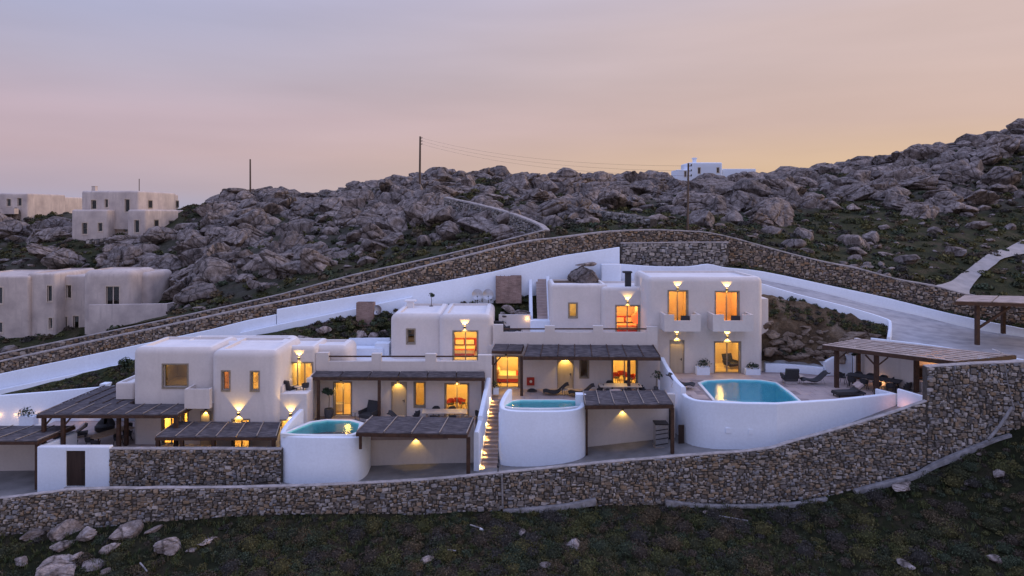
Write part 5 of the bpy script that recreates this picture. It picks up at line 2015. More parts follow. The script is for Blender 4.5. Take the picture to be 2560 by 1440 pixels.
c3 = thing('carport', (X(1040, 41), 41, 4.3), 'reed-roofed carport between the curved pool wall and lit steps', 'carport')
pergola_roof(c3, [at(890, 1079, 39.3), at(1168, 1084, 39.3), at(1185, 1044, 42.2), at(930, 1040, 42.2)], 4, fascia=.2)
post(c3, X(1171, 39.5), 39.45, CZ - 15.9, Z(1092, 39.5), .22)
MB().box(X(898, 39.5), X(905, 39.5), 39.42, 39.5, Z(1122, 39.5), Z(1090, 39.5)).build('bracket', M['wood'], c3)
# deck furniture
potted_tree(822, 1045, 45.3, 'tall potted palm beside the bath door of the middle villa', 1.75, .5, (.3, .62), 11, 260, True)
place(SIDE, at(891, 1047, 45.2), 0, 'small pale round table beside the slung recliner')
place(ARM, at(922, 1050, 44.9), math.radians(-25), 'dark slung recliner beside the plunge pool terrace', None, 1.15)
place(LOUNGER, (X(1006, 44), 44.0, D2), math.radians(180), 'dark rocking lounger half hidden behind the carport roof of the middle villa')
place(TABLE, (X(1112, 44.6), 44.6, D2), 0, 'long pale dining table on the porch of the middle villa')
for px, yy, a in ((1040, 44.6, -90), (1090, 45.4, 0), (1130, 45.4, 0), (1085, 43.8, 180), (1130, 43.8, 180), (1198, 44.6, 90)):
    place(CHAIR, (X(px, yy), yy, D2), math.radians(a), 'dark tub chair at the long pale table of the middle villa porch', 'chairs at the middle villa porch table')
for dx, dy, a in ((-.45, 1.3, 0), (.35, 1.5, 60), (.0, 2.0, 180)):
    place(REDCHAIR, (X(1142, 47) + dx, 46 + dy, ops[0][2] if False else Z(1040, 46)), math.radians(a), 'red dining chair inside the lit dining room of the middle villa', 'red chairs in the middle villa')
bath = MB().lathe([(.3, 0), (.36, .3), (.42, .55), (.36, .56), (.3, .2), (.01, .18)], 18, (X(845, 47), 47.2, Z(1040, 46)), 1.0, .8).build('bathtub', M['plastic'], smooth=40)
tag(bath, 'free-standing white bathtub behind the glass door by the potted palm', 'bathtub')

# ================================================================ lit steps between the plunge pools
st = thing('staircase', (-1.3, 41.5, 4.0), 'outdoor steps with small lights climbing between the two plunge pools', 'staircase')
NS = 18
for i in range(NS):
    y0 = 41.2 + (46.1 - 41.2) * i / NS
    y1 = 41.2 + (46.1 - 41.2) * (i + 1) / NS
    z1 = 4.1 + (DB - 4.1) * (i + 1) / NS
    xl = -1.94 + .48 * i / NS
    MB().box(xl, -.87, y0, y1 + .02, z1 - .5, z1 - .03).build('riser', M['steptile'], st)
    MB().box(xl, -.87, y0 - .03, y1 - .005, z1 - .03 + .001, z1).build('tread', M['steptile'], st)
sw = ribbon('stair_wall', [(-1.44, 46.0, CZ - 11.2, 3.5), (-1.84, 42.55, CZ - 12.75, 3.5), (-1.85, 42.5, CZ - 13.05, 3.5), (-2.0, 40.9, CZ - 13.25, 3.5)][::-1], .3, M['white'])
tag(sw, 'white sloping wall along the lit steps below the middle villa', 'wall')
for row in (1006, 1038, 1070, 1104, 1138, 1172):
    f_ = (1180 - row) / 180
    yy = 41.3 + (46.0 - 41.3) * f_
    zz_ = 4.15 + (DB - 4.15) * f_
    x = -1.9 + .46 * f_ + .03
    t = thing('step_light', (x, yy, zz_ + .14), 'small lit light set low in the wall of the lower steps', 'step light', 'lights of the lower steps')
    MB().box(x - .02, x + .015, yy - .06, yy + .06, zz_ + .13, zz_ + .2).build('lens', M['bulb'], t)
    light('glow', 'SPOT', (x + .1, yy - .1, zz_ + .42), 45, t, (1, .6, .18), .02, (0, math.radians(22), 0), math.radians(100), .7)
fin = thing('lamp_post', (X(1245, 38.1), 38.2, Z(1183, 38.1)), 'short black lamp post on the rubble wall at the foot of the steps', 'lamp')
MB().lathe([(.06, 0), (.03, .03), (.025, .25), (.07, .3), (.08, .38), (.03, .44), (.05, .5), (.01, .54)], 10, (X(1245, 38.1), 38.2, Z(1183, 38.1))).build('post', M['metal'], fin, smooth=40)

# ================================================================ upper middle villa
vb = thing('villa', (X(1440, 49), 49, DB), 'white villa with long reed porch roof and terrace rail, beside the balconied villa', 'villa')
Y_ = 49.0
TERB = CZ - 9.6
ops = [op(1240, 1297, 892, 970, Y_, 'lit'), op(1395, 1432, 895, 971, Y_, 'door'), op(1451, 1470, 895, 943, Y_, 'dim', DB), op(1532, 1592, 895, 971, Y_, 'lit')]
_, rms = block(vb, 'wall', X(1222, Y_), X(1645, Y_), Y_, 57.0, DB - .4, TERB, 0, 'facade', ops, 0, roomd=3.2)
window(vb, *ops[0][:4], Y_, 2, True); plain_door(vb, *ops[1][:4], Y_); window(vb, *ops[2][:4], Y_, 1); window(vb, *ops[3][:4], Y_, 2, True)
for r_, e in zip(rms, (E_DOOR * 1.5, 2, E_DOOR * 1.2)): room_lamp(vb, r_[0], e)
place(BED, (X(1275, 51.4), 51.3, rms[0][0][4]), math.radians(90), 'bed with a red throw in the glazed room ending the reed porch')
for dx, dy, a in ((-.5, 1.2, 20), (.4, 1.6, 80), (.0, 2.2, 180), (.55, .8, -60)):
    place(REDCHAIR, (X(1560, 50) + dx, 49.2 + dy, Z(971, 49)), math.radians(a), 'red dining chair inside the lit room behind the long reed porch', 'red chairs behind the reed porch')
for a, b, row in ((1234, 1258, 812), (1362, 1387, 815), (1483, 1508, 815), (1617, 1644, 817)):
    MB().box(X(a, Y_), X(b, Y_), Y_ - .02, Y_ + .36, TERB, Z(row, Y_)).build('parapet_pier', M['facade'], vb)
for a, b in ((1258, 1362), (1387, 1483), (1508, 1617)):
    MB().box(X(a, Y_), X(b, Y_), Y_, Y_ + .28, TERB, Z(831, Y_)).build('parapet', M['facade'], vb)
    MB().beam((X(a, Y_), Y_ + .14, Z(823, Y_)), (X(b, Y_), Y_ + .14, Z(823, Y_)), .09, .09).build('rail', M['wood'], vb)
Y_ = 52.6
ops = [op(1423, 1442, 759, 793, Y_, 'lit', TERB)]
_, rms = block(vb, 'wall', X(1376, Y_), X(1520, Y_), Y_, 57, TERB - .02, Z(711, Y_), .25, 'facade', ops)
window(vb, *ops[0][:4], Y_, 1); room_lamp(vb, rms[0][0], 34, (1, .68, .2))
Y_ = 52.2
ops = [op(1541, 1597, 765, 842, Y_, 'lit')]
_, rms = block(vb, 'wall', X(1504, Y_), X(1640, Y_), Y_, 57.2, TERB - .02, Z(718, Y_), .3, 'facade', ops, roomd=3.2)
window(vb, *ops[0][:4], Y_, 2, True); room_lamp(vb, rms[0][0], E_DOOR * 1.2, (1, .45, .1))
sconce(1569, 755, 52.2, 'over the bedroom door behind the upper terrace rail', e=4.5, ea=2)
place(BED, (X(1566, 54.6), 54.55, rms[0][0][4]), 0, 'bed beside a glowing red lampshade in the upper terrace room')
ls = thing('floor_lamp', (X(1592, 53.5), 53.5, rms[0][0][4]), 'round red glowing lampshade in the upper terrace room', 'lamp')
MB().lathe([(.14, 0), (.14, .03), (.02, .05), (.02, .8)], 10, (X(1592, 53.5), 53.5, rms[0][0][4])).build('stand', M['metal'], ls)
MB().lathe([(.05, .8), (.34, .95), (.46, 1.25), (.34, 1.55), (.05, 1.7)], 18, (X(1592, 53.5), 53.5, rms[0][0][4])).build('lamp_shade', M['shade'], ls, smooth=50)
sconce(1265, 887, 49.0, 'over the glazed bedroom at the end of the reed porch', up=False, e=5)
sconce(1413, 890, 49.0, 'over the beige door beneath the long reed porch', up=False, e=10)
# roof stub: dark flue
fl = thing('roof_flue', (X(1568, 53.4), 53.4, Z(716, 53.4)), 'dark square flue standing on the white roof', 'flue')
MB().box(X(1563, 53.4), X(1577, 53.4), 53.2, 53.6, Z(720, 53.4), Z(682, 53.4)).build('shaft', M['rattan'], fl)
MB().box(X(1557, 53.4), X(1579, 53.4), 53.1, 53.7, Z(682, 53.4), Z(678, 53.4)).build('cap', M['rattan'], fl)
# porch roof
p3 = thing('pergola', (X(1450, 48), 48, DB), 'long reed porch roof with dark battens on the upper middle villa', 'pergola')
pergola_roof(p3, [at(1308, 889, 46.9), at(1652, 891, 46.9), at(1634, 863, 48.95), at(1318, 861, 48.95)], 8, batten='wood', fascia=.22)
pergola_roof(p3, [at(1229, 875, 47.6), at(1304, 876, 47.6), at(1310, 861, 48.9), at(1237, 860, 48.9)], 2, battens=False, fascia=.18)
for px, yy in ((1304, 47.2), (1232, 47.7), (1572, 47.0)):
    post(p3, X(px, yy), yy, DB, Z(890, yy), .2, brace=[(1, 0)] if px == 1232 else None)
# plunge pool tower
tw_ = thing('pool_wall', (X(1350, 41.5), 41.5, 4), 'rounded white wall of the plunge pool between the lit steps and carport', 'wall')
pts = [(X(p, y), y, Z(r_, y), 3.6) for p, r_, y in ((1269, 972, 44.4), (1262, 980, 43.7), (1251, 1000, 42.7), (1249, 1014, 42.1), (1258, 1023, 41.75), (1290, 1028, 41.5), (1350, 1029, 41.45), (1410, 1028, 41.5), (1446, 1023, 41.8), (1462, 1014, 42.3), (1464, 1006, 42.9))]
ribbon('wall', smooth_path(pts, 4), .3, M['white'], tw_, .08)
MB().box(X(1440, 43), X(1465, 43), 42.9, 43.5, 4, Z(986, 43)).build('pier', M['white'], tw_)
zb_ = CZ - 12.2
pp = [onl(p, r_, 12.2) for p, r_ in ((1262, 1021), (1285, 1026), (1350, 1027), (1410, 1026), (1452, 1021), (1452, 1009), (1400, 1007), (1300, 1007), (1281, 1010))]
poolb = pool([(p.x, p.y + .28) for p in pp], zb_, 1.15, 'pooltile', 'turquoise plunge pool behind the rounded white wall beside the carport', 'poolwhite', .22)
paving([(-.88, 43.6), (X(1463, 43.6), 43.6), (X(1463, 43.6), 44.22), (X(1690, 44), 44.22), (X(1655, 48), 48.98), (-1.4, 48.98), (-1.4, 46.1), (-.88, 46.1)], DB, tw=.9)
MB().prism([(-.84, 42.6), (X(1462, 42.8), 42.6), (X(1462, 43.4), 43.62), (-.84, 43.62)], 4.5, DB - .05).build('pool_base', M['white'], tw_)
rw = thing('retaining_wall', (X(1570, 43.7), 43.7, 5), 'white back wall inside the carport beside the rounded pool wall', 'wall')
MB().box(X(1462, 43.8), X(1688, 43.8), 43.8, 44.2, 4.2, Z(986, 43.8)).build('wall', M['facade'], rw)
sconce(1556, 1022, 43.8, 'under the reed carport roof beside the rounded pool wall', up=False, e=2.6)
c4 = thing('carport', (X(1570, 42), 42, CZ - 14.7), 'reed-roofed carport over a covered machine below the upper pool terrace', 'carport')
pergola_roof(c4, [at(1462, 1011, 41.0), at(1684, 1009, 41.0), at(1662, 976, 43.9), at(1456, 976, 43.9)], 6, fascia=.22, bw=.04)
post(c4, X(1681, 41.1), 41.12, CZ - 15.0, Z(1020, 41.1), .2)
post(c4, X(1466, 42.6), 42.4, CZ - 15.2, Z(1018, 42.6), .12)
# covered machine
hv = thing('covered_machine', (X(1652, 42.6), 42.6, CZ - 14.75), 'tall machine wrapped in grey strapped sheeting inside the carport', 'machine')
px_ = X(1652, 42.6)
bm_ = MB(); bm_.box(px_ - .38, px_ + .38, 42.3, 43.0, CZ - 14.62, CZ - 13.25).build('cover', M['steel'], hv)
for z in (CZ - 14.45, CZ - 14.1, CZ - 13.8, CZ - 13.55): MB().beam((px_ - .39, 42.28, z - .06), (px_ + .39, 42.28, z + .06), .02, .05).build('strap', M['metal'], hv)
MB().box(px_ - .42, px_ + .42, 42.25, 43.05, CZ - 13.25, CZ - 13.18).build('lid', M['metal'], hv)
MB().box(px_ - .45, px_ + .45, 42.22, 43.1, CZ - 14.75, CZ - 14.62).build('pallet', M['palewood'], hv)
pi = MB().tube([(X(1676, 43.4), 43.6, CZ - 14.6), (X(1676, 43.4), 43.6, CZ - 12.6)], .05, 8).build('downpipe', M['metal'])
tag(pi, 'black downpipe on the carport wall beside the covered machine', 'pipe')
# porch furniture
place(LOUNGER, at(1388, 990, 47.4), math.radians(0), 'dark rocking lounger facing the plunge pool, on the reed porch terrace beside the small table')
place(SIDE, at(1412, 990, 47.3), 0, 'small round table between two loungers on the reed porch terrace')
place(LOUNGER, at(1452, 993, 47.0), math.radians(0), 'dark rocking lounger behind the carport roof on the reed porch terrace')
place(TABLE, (X(1550, 47.2), 47.2, DB), 0, 'pale dining table under the long reed porch')
for px, yy, a in ((1500, 47.2, -90), (1525, 48.1, 0), (1570, 48.1, 0), (1525, 46.3, 180), (1565, 46.3, 180), (1606, 47.2, 90)):
    place(CHAIR, (X(px, yy), yy, DB), math.radians(a), 'dark tub chair at the pale table under the long reed porch', 'chairs under the long reed porch')
cu = MB().box(X(1525, 45.8), X(1552, 45.8), 45.6, 46.1, DB + .3, DB + .75).build('cushion', M['palecushion'])
tag(cu, 'pale cushion lying by the porch table chairs', 'cushion')
potted_tree(1640, 978, 46.4, 'thin bare-branched potted shrub at the end of the reed porch', 1.1, .6, (.16, .3), 21, 90)
pl = planter(1240, 985, 46.9, .38, .45, .38, 'white planter with an upright cactus at the top of the lit steps', .5, 9, 90)
fc = thing('fire_cabinet', (X(1326, 48.95), 48.95, DB + .25), 'small dark red fire hose cabinet low on the porch wall', 'cabinet')
MB().box(X(1317, 48.95), X(1336, 48.95), 48.82, 48.985, Z(963, 48.9), Z(944, 48.9)).build('box', M['redcloth'], fc)
MB().lathe([(.09, 0), (.1, .02), (.01, .03)], 12, (0, 0, 0)).build('dial', M['linen'], fc, smooth=40)
d_ = fc.children[-1]; d_.rotation_euler = (math.radians(90), 0, 0); d_.location = Vector((X(1327, 48.8), 48.815, Z(953, 48.9))) - Vector(fc.location)
hose = MB()
for k in range(3): hose.tube([(X(1330, 48.3) + (.35 - .08 * k) * math.cos(a * .5236), 48.3 + .22 * math.sin(a * .5236), DB + .04 + .05 * k) for a in range(13)], .03, 5)
o_ = hose.build('garden_hose', M['cushion']); tag(o_, 'coiled dark hose on the porch floor under the red cabinet', 'hose')
# terrace bits
place(LOUNGER, at(1276, 835, 52.0), math.radians(170), 'dark round lounger on the upper terrace behind the rail end pier', None, .95)
place(ARM, at(1256, 833, 51.8), math.radians(150), 'dark low chair at the corner of the upper terrace')
place(SIDE, at(1300, 836, 51.4), 0, 'small table on the upper terrace beside the round lounger')
lw = MB().box(X(1247, 54), X(1326, 54), 54.0, 54.25, TERB - .2, Z(787, 54)).build('terrace_wall', M['facade']); tag(lw, 'low lit wall behind the loungers on the upper terrace', 'wall')
ul = MB().box(X(1326, 53.2), X(1377, 53.2), 53.2, 54.4, TERB - .2, Z(803, 53.2)).build('landing', M['white']); tag(ul, 'white landing block at the foot of the upper steps', 'landing')
light('glow', 'POINT', (X(1318, 53.9), 53.85, Z(796, 54)), 4, None, (1, .55, .15), .05)
us = thing('staircase', (X(1357, 54), 54.4, Z(803, 53.2)), 'upper steps with three small lights beside the roof boulder', 'staircase')
for i in range(14):
    y0, y1 = 54.4 + 3.0 * i / 14, 54.4 + 3.0 * (i + 1) / 14
    z0, z1 = Z(803, 53.2), Z(697, 57.4)
    zt = z0 + (z1 - z0) * (i + 1) / 14
    MB().box(X(1342, 55.5), X(1374, 55.5), y0, y1 + .02, zt - .6, zt).build('step', M['tile'], us)
for px in (1331, 1376):
    w = ribbon('stair_wall', [(X(px, 55.5), 54.3, Z(790, 54.3), Z(830, 54)), (X(px, 55.5) + .02, 57.6, Z(682, 57.6), Z(830, 54))], .28, M['white'])
    tag(w, 'thin white wall ' + ('on the garden side' if px < 1350 else 'on the villa side') + ' of the upper steps', 'wall')
for k, (row, yy) in enumerate(((732, 56.5), (762, 55.5), (787, 54.7))):
    pp = at(1369, row, yy); 
    t = thing('step_light', pp, 'small lit light set in the wall of the upper steps', 'step light', 'lights of the upper steps')
    MB().box(X(1375, 55.5) - .04, X(1375, 55.5) - .003, pp.y - .06, pp.y + .06, pp.z - .03, pp.z + .04).build('lens', M['bulb'], t)
    light('glow', 'POINT', (X(1375, 55.5) - .14, pp.y - .1, pp.z), 5, t, (1, .6, .18), .03)

# ================================================================ balconied villa with the large pool
vc = thing('villa', (X(1760, 49.6), 49.6, DC), 'tall white villa with two notched balconies above the large pool', 'villa')
Y_ = 49.6
FLC = Z(815, Y_)
ops = [op(1672, 1718, 728, 808, Y_, 'lit', FLC), op(1790, 1846, 730, 808, Y_, 'lit', FLC), op(1676, 1709, 852, 933, Y_, 'door'), op(1788, 1850, 856, 934, Y_, 'lit', DC)]
_, rms = block(vc, 'wall', X(1618, Y_), X(1908, Y_), Y_, 55.2, DC - .4, Z(692, Y_), .4, 'facade', ops, roomd=3.0)
window(vc, *ops[0][:4], Y_, 2, True); window(vc, *ops[1][:4], Y_, 2, True); plain_door(vc, *ops[2][:4], Y_); window(vc, *ops[3][:4], Y_, 2, True)
room_lamp(vc, rms[0][0], E_DOOR, (1, .5, .12)); room_lamp(vc, rms[1][0], E_DOOR * 1.2, (1, .42, .1)); room_lamp(vc, rms[2][0], E_DOOR * .8)
block(vc, 'side_wall', X(1900, 51), X(1920, 51), 50.9, 53, DC - .4, Z(746, 51), .06, 'facade', (), 0)
for a, b in ((1661, 1752), (1783, 1884)):
    Yb = 48.2
    x0, x1, zt, zb, zn = X(a, Yb), X(b, Yb), Z(787, Yb), Z(829, Yb), Z(802, Yb)
    n0 = x0 + (x1 - x0) * .27; n1 = x0 + (x1 - x0) * .73
    m = MB()
    m.box(x0, x1, Yb + .16, Y_ - .002, zb, zb + .15)
    m.box(x0, n0, Yb, Yb + .16, zb, zt).box(n1, x1, Yb, Yb + .16, zb, zt).box(n0, n1, Yb, Yb + .16, zb, zn)
    m.box(x0, x0 + .16, Yb + .16, Y_ - .002, zb + .15, zt).box(x1 - .16, x1, Yb + .16, Y_ - .002, zb + .15, zt)
    m.build('balcony', M['facade'], vc)
    w_ = 'left' if a < 1700 else 'right'
    lb = 'over the solid beige door' if a < 1700 else 'over the glass door'
    place(SIDE, ((n0 + n1) / 2, 48.75, zb + .15), 0, 'small bistro table on the balcony ' + lb)
    place(ARM, (n1 - .25, 49.0, zb + .15), math.radians(-20), 'low black chair on the balcony ' + lb, None, .8)
sconce(1694, 722, 49.6, 'over the balcony window above the solid door of the tall villa', e=5, ea=2)
sconce(1817, 724, 49.6, 'over the balcony window above the glass door of the tall villa', e=5, ea=2)
sconce(1692, 839, 49.6, 'between the solid beige door and its balcony', e=4)
sconce(1818, 842, 49.6, 'between the poolside glass door and its balcony', e=4)
place(ARM, (X(1830, 51), 51.2, rms[2][0][4]), math.radians(20), 'pale-lit armchair inside the poolside glass door')
planter(1756, 938, 49.2, .95, .62, .5, 'white planter with spiky shrub between the door and glass door', .6, 31)
planter(1880, 940, 49.2, 1.05, .55, .5, 'white planter with bushy plant at the villa corner by the pool', .42, 33)
# pool and deck
pw = [onl(p, r_, 11.82) for p, r_ in ((1752, 962), (1768, 956), (1830, 953), (1900, 955), (1938, 961), (1970, 985), (1996, 1006), (1944, 1011), (1860, 1010), (1788, 1004))]
poly = [(p.x, p.y) for p in pw]
poolc = pool(poly, CZ - 11.8, 1.3, 'poolblue', 'large blue pool in front of the balconied villa', 'poolwhite', .22)
hole = [(sum(p[0] for p in poly) / 10 + (x - sum(p[0] for p in poly) / 10) * 1.01, sum(p[1] for p in poly) / 10 + (y - sum(p[1] for p in poly) / 10) * 1.01) for x, y in poly]
deck_c = [(X(1708, 43.6), 43.5), (X(1745, 42.1), 42.2), (X(1800, 41.5), 41.6), (X(1942, 40.8), 40.85), (X(2100, 41.5), 41.5), (X(2240, 42.5), 42.5), (27.6, 42.6), (26.2, 44.0), (24.8, 48.5), (X(2070, 49), 49.0), (X(1915, 50), 50.3), (X(1640, 49.6), 49.65), (X(1653, 48.6), 48.7)]
paving(deck_c, DC, hole, tw=.95)
cwall = thing('pool_wall', (X(1900, 40.6), 40.6, 4.5), 'long angular white wall below the large pool terrace', 'wall')
ribbon('wall', smooth_path([(X(p, y), y, Z(r_, y), 4.2) for p, r_, y in ((1650, 893, 48.7), (1662, 916, 47.3), (1684, 948, 45.1), (1704, 968, 43.7))], 3), .3, M['white'], cwall, .06)
pts = [(X(p, y), y, Z(r_, y), 4.2) for p, r_, y in ((1704, 984, 43.45), (1714, 992, 42.8), (1740, 1001, 42.0), (1790, 1005, 41.3), (1860, 1008, 40.9))]
ribbon('wall', smooth_path(pts, 4) + [(X(1942, 40.6), 40.6, Z(1009, 40.6), 4.2), (X(2090, 41.3), 41.3, Z(1000, 41.3), 4.2), (X(2239, 42.2), 42.2, Z(984, 42.2), 5)], .3, M['white'], cwall, .06, 14)
ribbon('wall_end', [(X(2238, 42.2), 42.22, Z(985, 42.2), 5), (X(2190, 43.2), 43.3, Z(973, 43.2), 6)][::-1], .22, M['white'], cwall, .04)
sd = MB().box(X(1691, 43.2), X(1708, 42.9), 42.65, 42.72, 4.8, Z(1062, 42.7)).build('side_door', M['browndoor']); tag(sd, 'narrow dark door at the corner of the long pool wall', 'door')
for px in (1823, 1876):
    hb = MB().box(X(px - 7, 41), X(px + 7, 41), {1823: 41.05, 1876: 40.81}[px], 41.2, Z(1084, 41), Z(1071, 41)).build('access_panel', M['white'], cwall)
# kitchen end walls
ke = ribbon('entry_wall', [(X(2243, 42.0), 42.0, Z(972, 42.0), 6.5), (X(2312, 40.6), 40.6, Z(992, 40.6), 6.5)], .25, M['white']); tag(ke, 'short white wall beside the gap at the end of the pool terrace', 'wall')
light('glow', 'POINT', (X(2250, 41.4), 41.3, 8.2), 5, None, (1, .35, .15), .05)
bw_ = thing('boundary_wall', (X(1990, 50), 50, DC), 'low white boundary wall with bench below the rocky bank', 'wall')
ribbon('wall', smooth_path([(X(p, y), y, Z(r_, y), DC - .3) for p, r_, y in ((1914, 882, 50.5), (1990, 885, 50.2), (2040, 893, 49.6), (2066, 901, 49.2))], 3), .3, M['white'], bw_, .06)
ribbon('bench', [(X(p, y), y, Z(r_, y), DC - .05) for p, r_, y in ((1914, 909, 49.9), (1990, 912, 49.7), (2058, 920, 48.9))], .5, M['white'], bw_, .06)
ribbon('wall_end', [(X(2064, 48.8), 48.8, Z(905, 48.8), DC - .3), (X(2084, 48.9), 48.9, Z(893, 48.9), DC - .3), (X(2140, 48.9), 48.9, Z(872, 48.9), DC - .3), (24.4, 48.75, Z(868, 48.9), DC - .3)], .3, M['white'], bw_, .05)
kw = thing('kitchen_wall', (25.2, 46, DC), 'pinkish white wall behind the slatted pergola dining table', 'wall')
ribbon('wall', [(24.45, 48.6, 11.0, DC - .3), (25.9, 43.8, 10.9, DC - .3)], .3, M['facade'], kw, .05)
ribbon('wall', [(25.95, 44.3, 10.9, DC - .3), (29.8, 43.6, 10.9, DC - .3)], .3, M['facade'], kw, .05)
# outdoor kitchen
ok_ = thing('outdoor_kitchen', (27, 43.6, DC), 'outdoor kitchen with timber shelves and dark arched oven', 'kitchen')
MB().box(26.05, 28.4, 43.15, 43.95, DC, DC + .95).build('counter', M['facade'], ok_)
vs = [(26.95 + .5 * math.cos(math.pi * k / 10), 43.13, DC + .12 + .62 * math.sin(math.pi * k / 10)) for k in range(11)]
vs2 = [(x, y + .015, z) for x, y, z in vs]
m = MB(); m.add(vs + vs2, [tuple(range(11))[::-1], tuple(range(11, 22))] + [(k, k + 1, 12 + k, 11 + k) for k in range(10)]); m.build('oven_mouth', M['darkroom'], ok_)
MB().box(26.05, 28.4, 43.5, 43.93, DC + 1.05, DC + 1.13).build('shelf', M['wood'], ok_)
MB().box(26.05, 28.4, 43.5, 43.93, DC + 1.75, DC + 1.83).build('shelf', M['wood'], ok_)
MB().box(26.08, 28.4, 43.9, 43.94, DC + 1.13, DC + 1.75).build('back_panel', M['wood'], ok_)
lk = light('kitchen_lamp', 'POINT', (27.1, 43.3, DC + 2.2), 22, ok_, (1, .42, .1), .08)
# slatted pergola
p4 = thing('pergola', (23.5, 44.5, DC), 'slatted pale-board pergola over the dining table by the outdoor kitchen', 'pergola')
zr = CZ - 8.95
FL, FR4, BR, BL4 = Vector((20.9, 45.8, zr)), Vector((26.6, 40.75, zr)), Vector((31.6, 42.6, zr)), Vector((24.6, 48.1, zr))
nb = 7
for k in range(nb):
    t0, t1 = k / nb, (k + .64) / nb
    q = [FL.lerp(BL4, t0), FR4.lerp(BR, t0), FR4.lerp(BR, t1), FL.lerp(BL4, t1)]
    reed_panel(p4, q, 0, 1, 'palereed', 4, .02, .02, .25, 'roof_board')
dz = Vector((0, 0, -.14))
for a, b in ((FL, FR4), (BL4, BR), (FL, BL4), (FR4, BR)):
    d = (b - a).normalized() * (.0 if a is FL and b is FR4 else .07)
    MB().beam(a + dz + d, b + dz - d, .1, .24).build('beam', M['wood'], p4)
for k in range(1, 8):
    a, b = FL.lerp(FR4, k / 8), BL4.lerp(BR, k / 8)
    d = (b - a).normalized() * .08
    MB().beam(a + Vector((0, 0, -.06)) + d, b + Vector((0, 0, -.06)) - d, .06, .1).build('rafter', M['wood'], p4)
e1 = (FR4 - FL).normalized()
for x, y, br in ((21.72, 45.5, [(e1.x, e1.y)]), (23.45, 43.75, [(e1.x, e1.y), (-e1.x, -e1.y)]), (24.35, 47.8, None), (25.75, 43.3, None)):
    post(p4, x, y, DC, zr - .26, .24, brace=[(b[0] * 1.2, b[1] * 1.2) for b in br] if br else None)
sl = MB(); sl.beam(at(2500, 883, 43.3) + Vector((-.4, 0, .25)), at(2500, 883, 43.3) + Vector((.35, 0, -.1)), .3, .04)
dish0 = sl.build('flat_antenna', M['plastic']); tag(dish0, 'flat white antenna panel tilted on the slatted pergola roof', 'antenna')
MB().tube([at(2504, 896, 43.3), at(2502, 880, 43.3)], .03, 6).build('mast', M['metal'], dish0)
# furniture on the pool terrace
dr = math.atan2(e1.y, e1.x)
place(DARKT, (24.05, 45.2, DC), dr, 'long dark dining table under the slatted pergola')
for k in (-1.15, -.4, .4, 1.15):
    for s in (-1, 1):
        place(CHAIR, (24.05 + e1.x * k - e1.y * s * .78, 45.2 + e1.y * k + e1.x * s * .78, DC), dr + (0 if s > 0 else math.pi), 'dark tub chair at the long dark table under the slatted pergola', 'chairs under the slatted pergola')
for s in (-1, 1):
    place(CHAIR, (24.05 + e1.x * 1.95 * s, 45.2 + e1.y * 1.95 * s, DC), dr + (-math.pi / 2 if s > 0 else math.pi / 2), 'dark tub chair at the end of the table under the slatted pergola', 'end chairs under the slatted pergola')
potted_tree(2131, 952, 47.3, 'slim potted tree behind the slatted pergola post', 1.9, .36, (.3, .5), 41, 160)
place(ARM, at(1974, 957, 46.7), math.radians(175), 'dark high-backed lounge chair beside the pool, next to the curved lounger', None, 1.1)
place(SIDE, at(1997, 957, 46.6), 0, 'thin-legged side table between the lounge chair and curved lounger')
place(LOUNGER, at(2036, 961, 46.3), math.radians(0), 'dark curved rocking lounger beside the large pool')
place(LOUNGER, (X(1706, 45), 45.3, DC), math.radians(150), 'dark lounger tucked behind the sloping white wall by the large pool')
place(SUNBED, (X(2122, 43.4), 43.4, DC), math.radians(8), 'low dark sunbed with two pinkish pillows behind the white pool wall')
fl_ = MB().lathe([(.06, 0), (.07, .02), (.07, .16), (.05, .18)], 10, (X(2158, 46.3), 46.4, DC + .001)).build('lantern', M['bulb'], smooth=40); tag(fl_, 'small lit lantern on the floor by the slatted pergola table', 'lantern')
light('glow', 'POINT', (25.0, 46.2, DC + .25), 5, None, (1, .5, .2), .05)

# ================================================================ driveway
far = [(1880, 690, 56.6), (1908, 700, 56.5), (2000, 719, 56), (2084, 739, 55.5), (2180, 764, 55), (2300, 790, 54.3), (2431, 822, 53.0), (2560, 843, 51.4), (2760, 872, 49.5)]
near = [(1880, 716, 54.5), (1908, 728, 54.2), (2000, 753, 53), (2084, 772, 51.9), (2180, 802, 50.6), (2230, 846, 48.9), (2340, 868, 47.6), (2480, 890, 45.8), (2680, 920, 43.5)]
V, Fs = [], []
fa, na = smooth_path([tuple(at(*p)) for p in far], 4), smooth_path([tuple(at(*p)) for p in near], 4)
for a, b in zip(fa, na):
    for k in range(6): V.append(tuple(a[i] + (b[i] - a[i]) * k / 5 for i in range(3)))
for i in range(len(fa) - 1):
    for k in range(5):
        q = i * 6 + k; Fs.append((q, q + 1, q + 7, q + 6))
MB().add(V, Fs).build('driveway', M['concrete'], smooth=60)['kind'] = 'structure'
w = ribbon('driveway_wall', smooth_path([(X(p, y), y, Z(r_, y), Z(r_ + 60, y)) for p, r_, y in ((1549, 660, 57.6), (1640, 666, 57.3), (1725, 666, 57.2), (1770, 660, 57.2), (1815, 669, 57), (1908, 679, 56.7), (2084, 716, 55.7), (2223, 746, 55.0), (2383, 786, 53.9), (2560, 822, 51.7), (2760, 855, 49.8))], 3), .35, M['white'])
tag(w, 'curving white wall on the uphill side of the concrete driveway', 'wall')
w = ribbon('driveway_wall', smooth_path([(X(p, y), y, Z(r_, y), Z(r_ + 45, y)) for p, r_, y in ((1900, 708, 54.25), (2000, 737, 52.9), (2112, 765, 51.3), (2205, 793, 50.0), (2221, 806, 49.5), (2217, 842, 48.7))], 3), .22, M['white'])
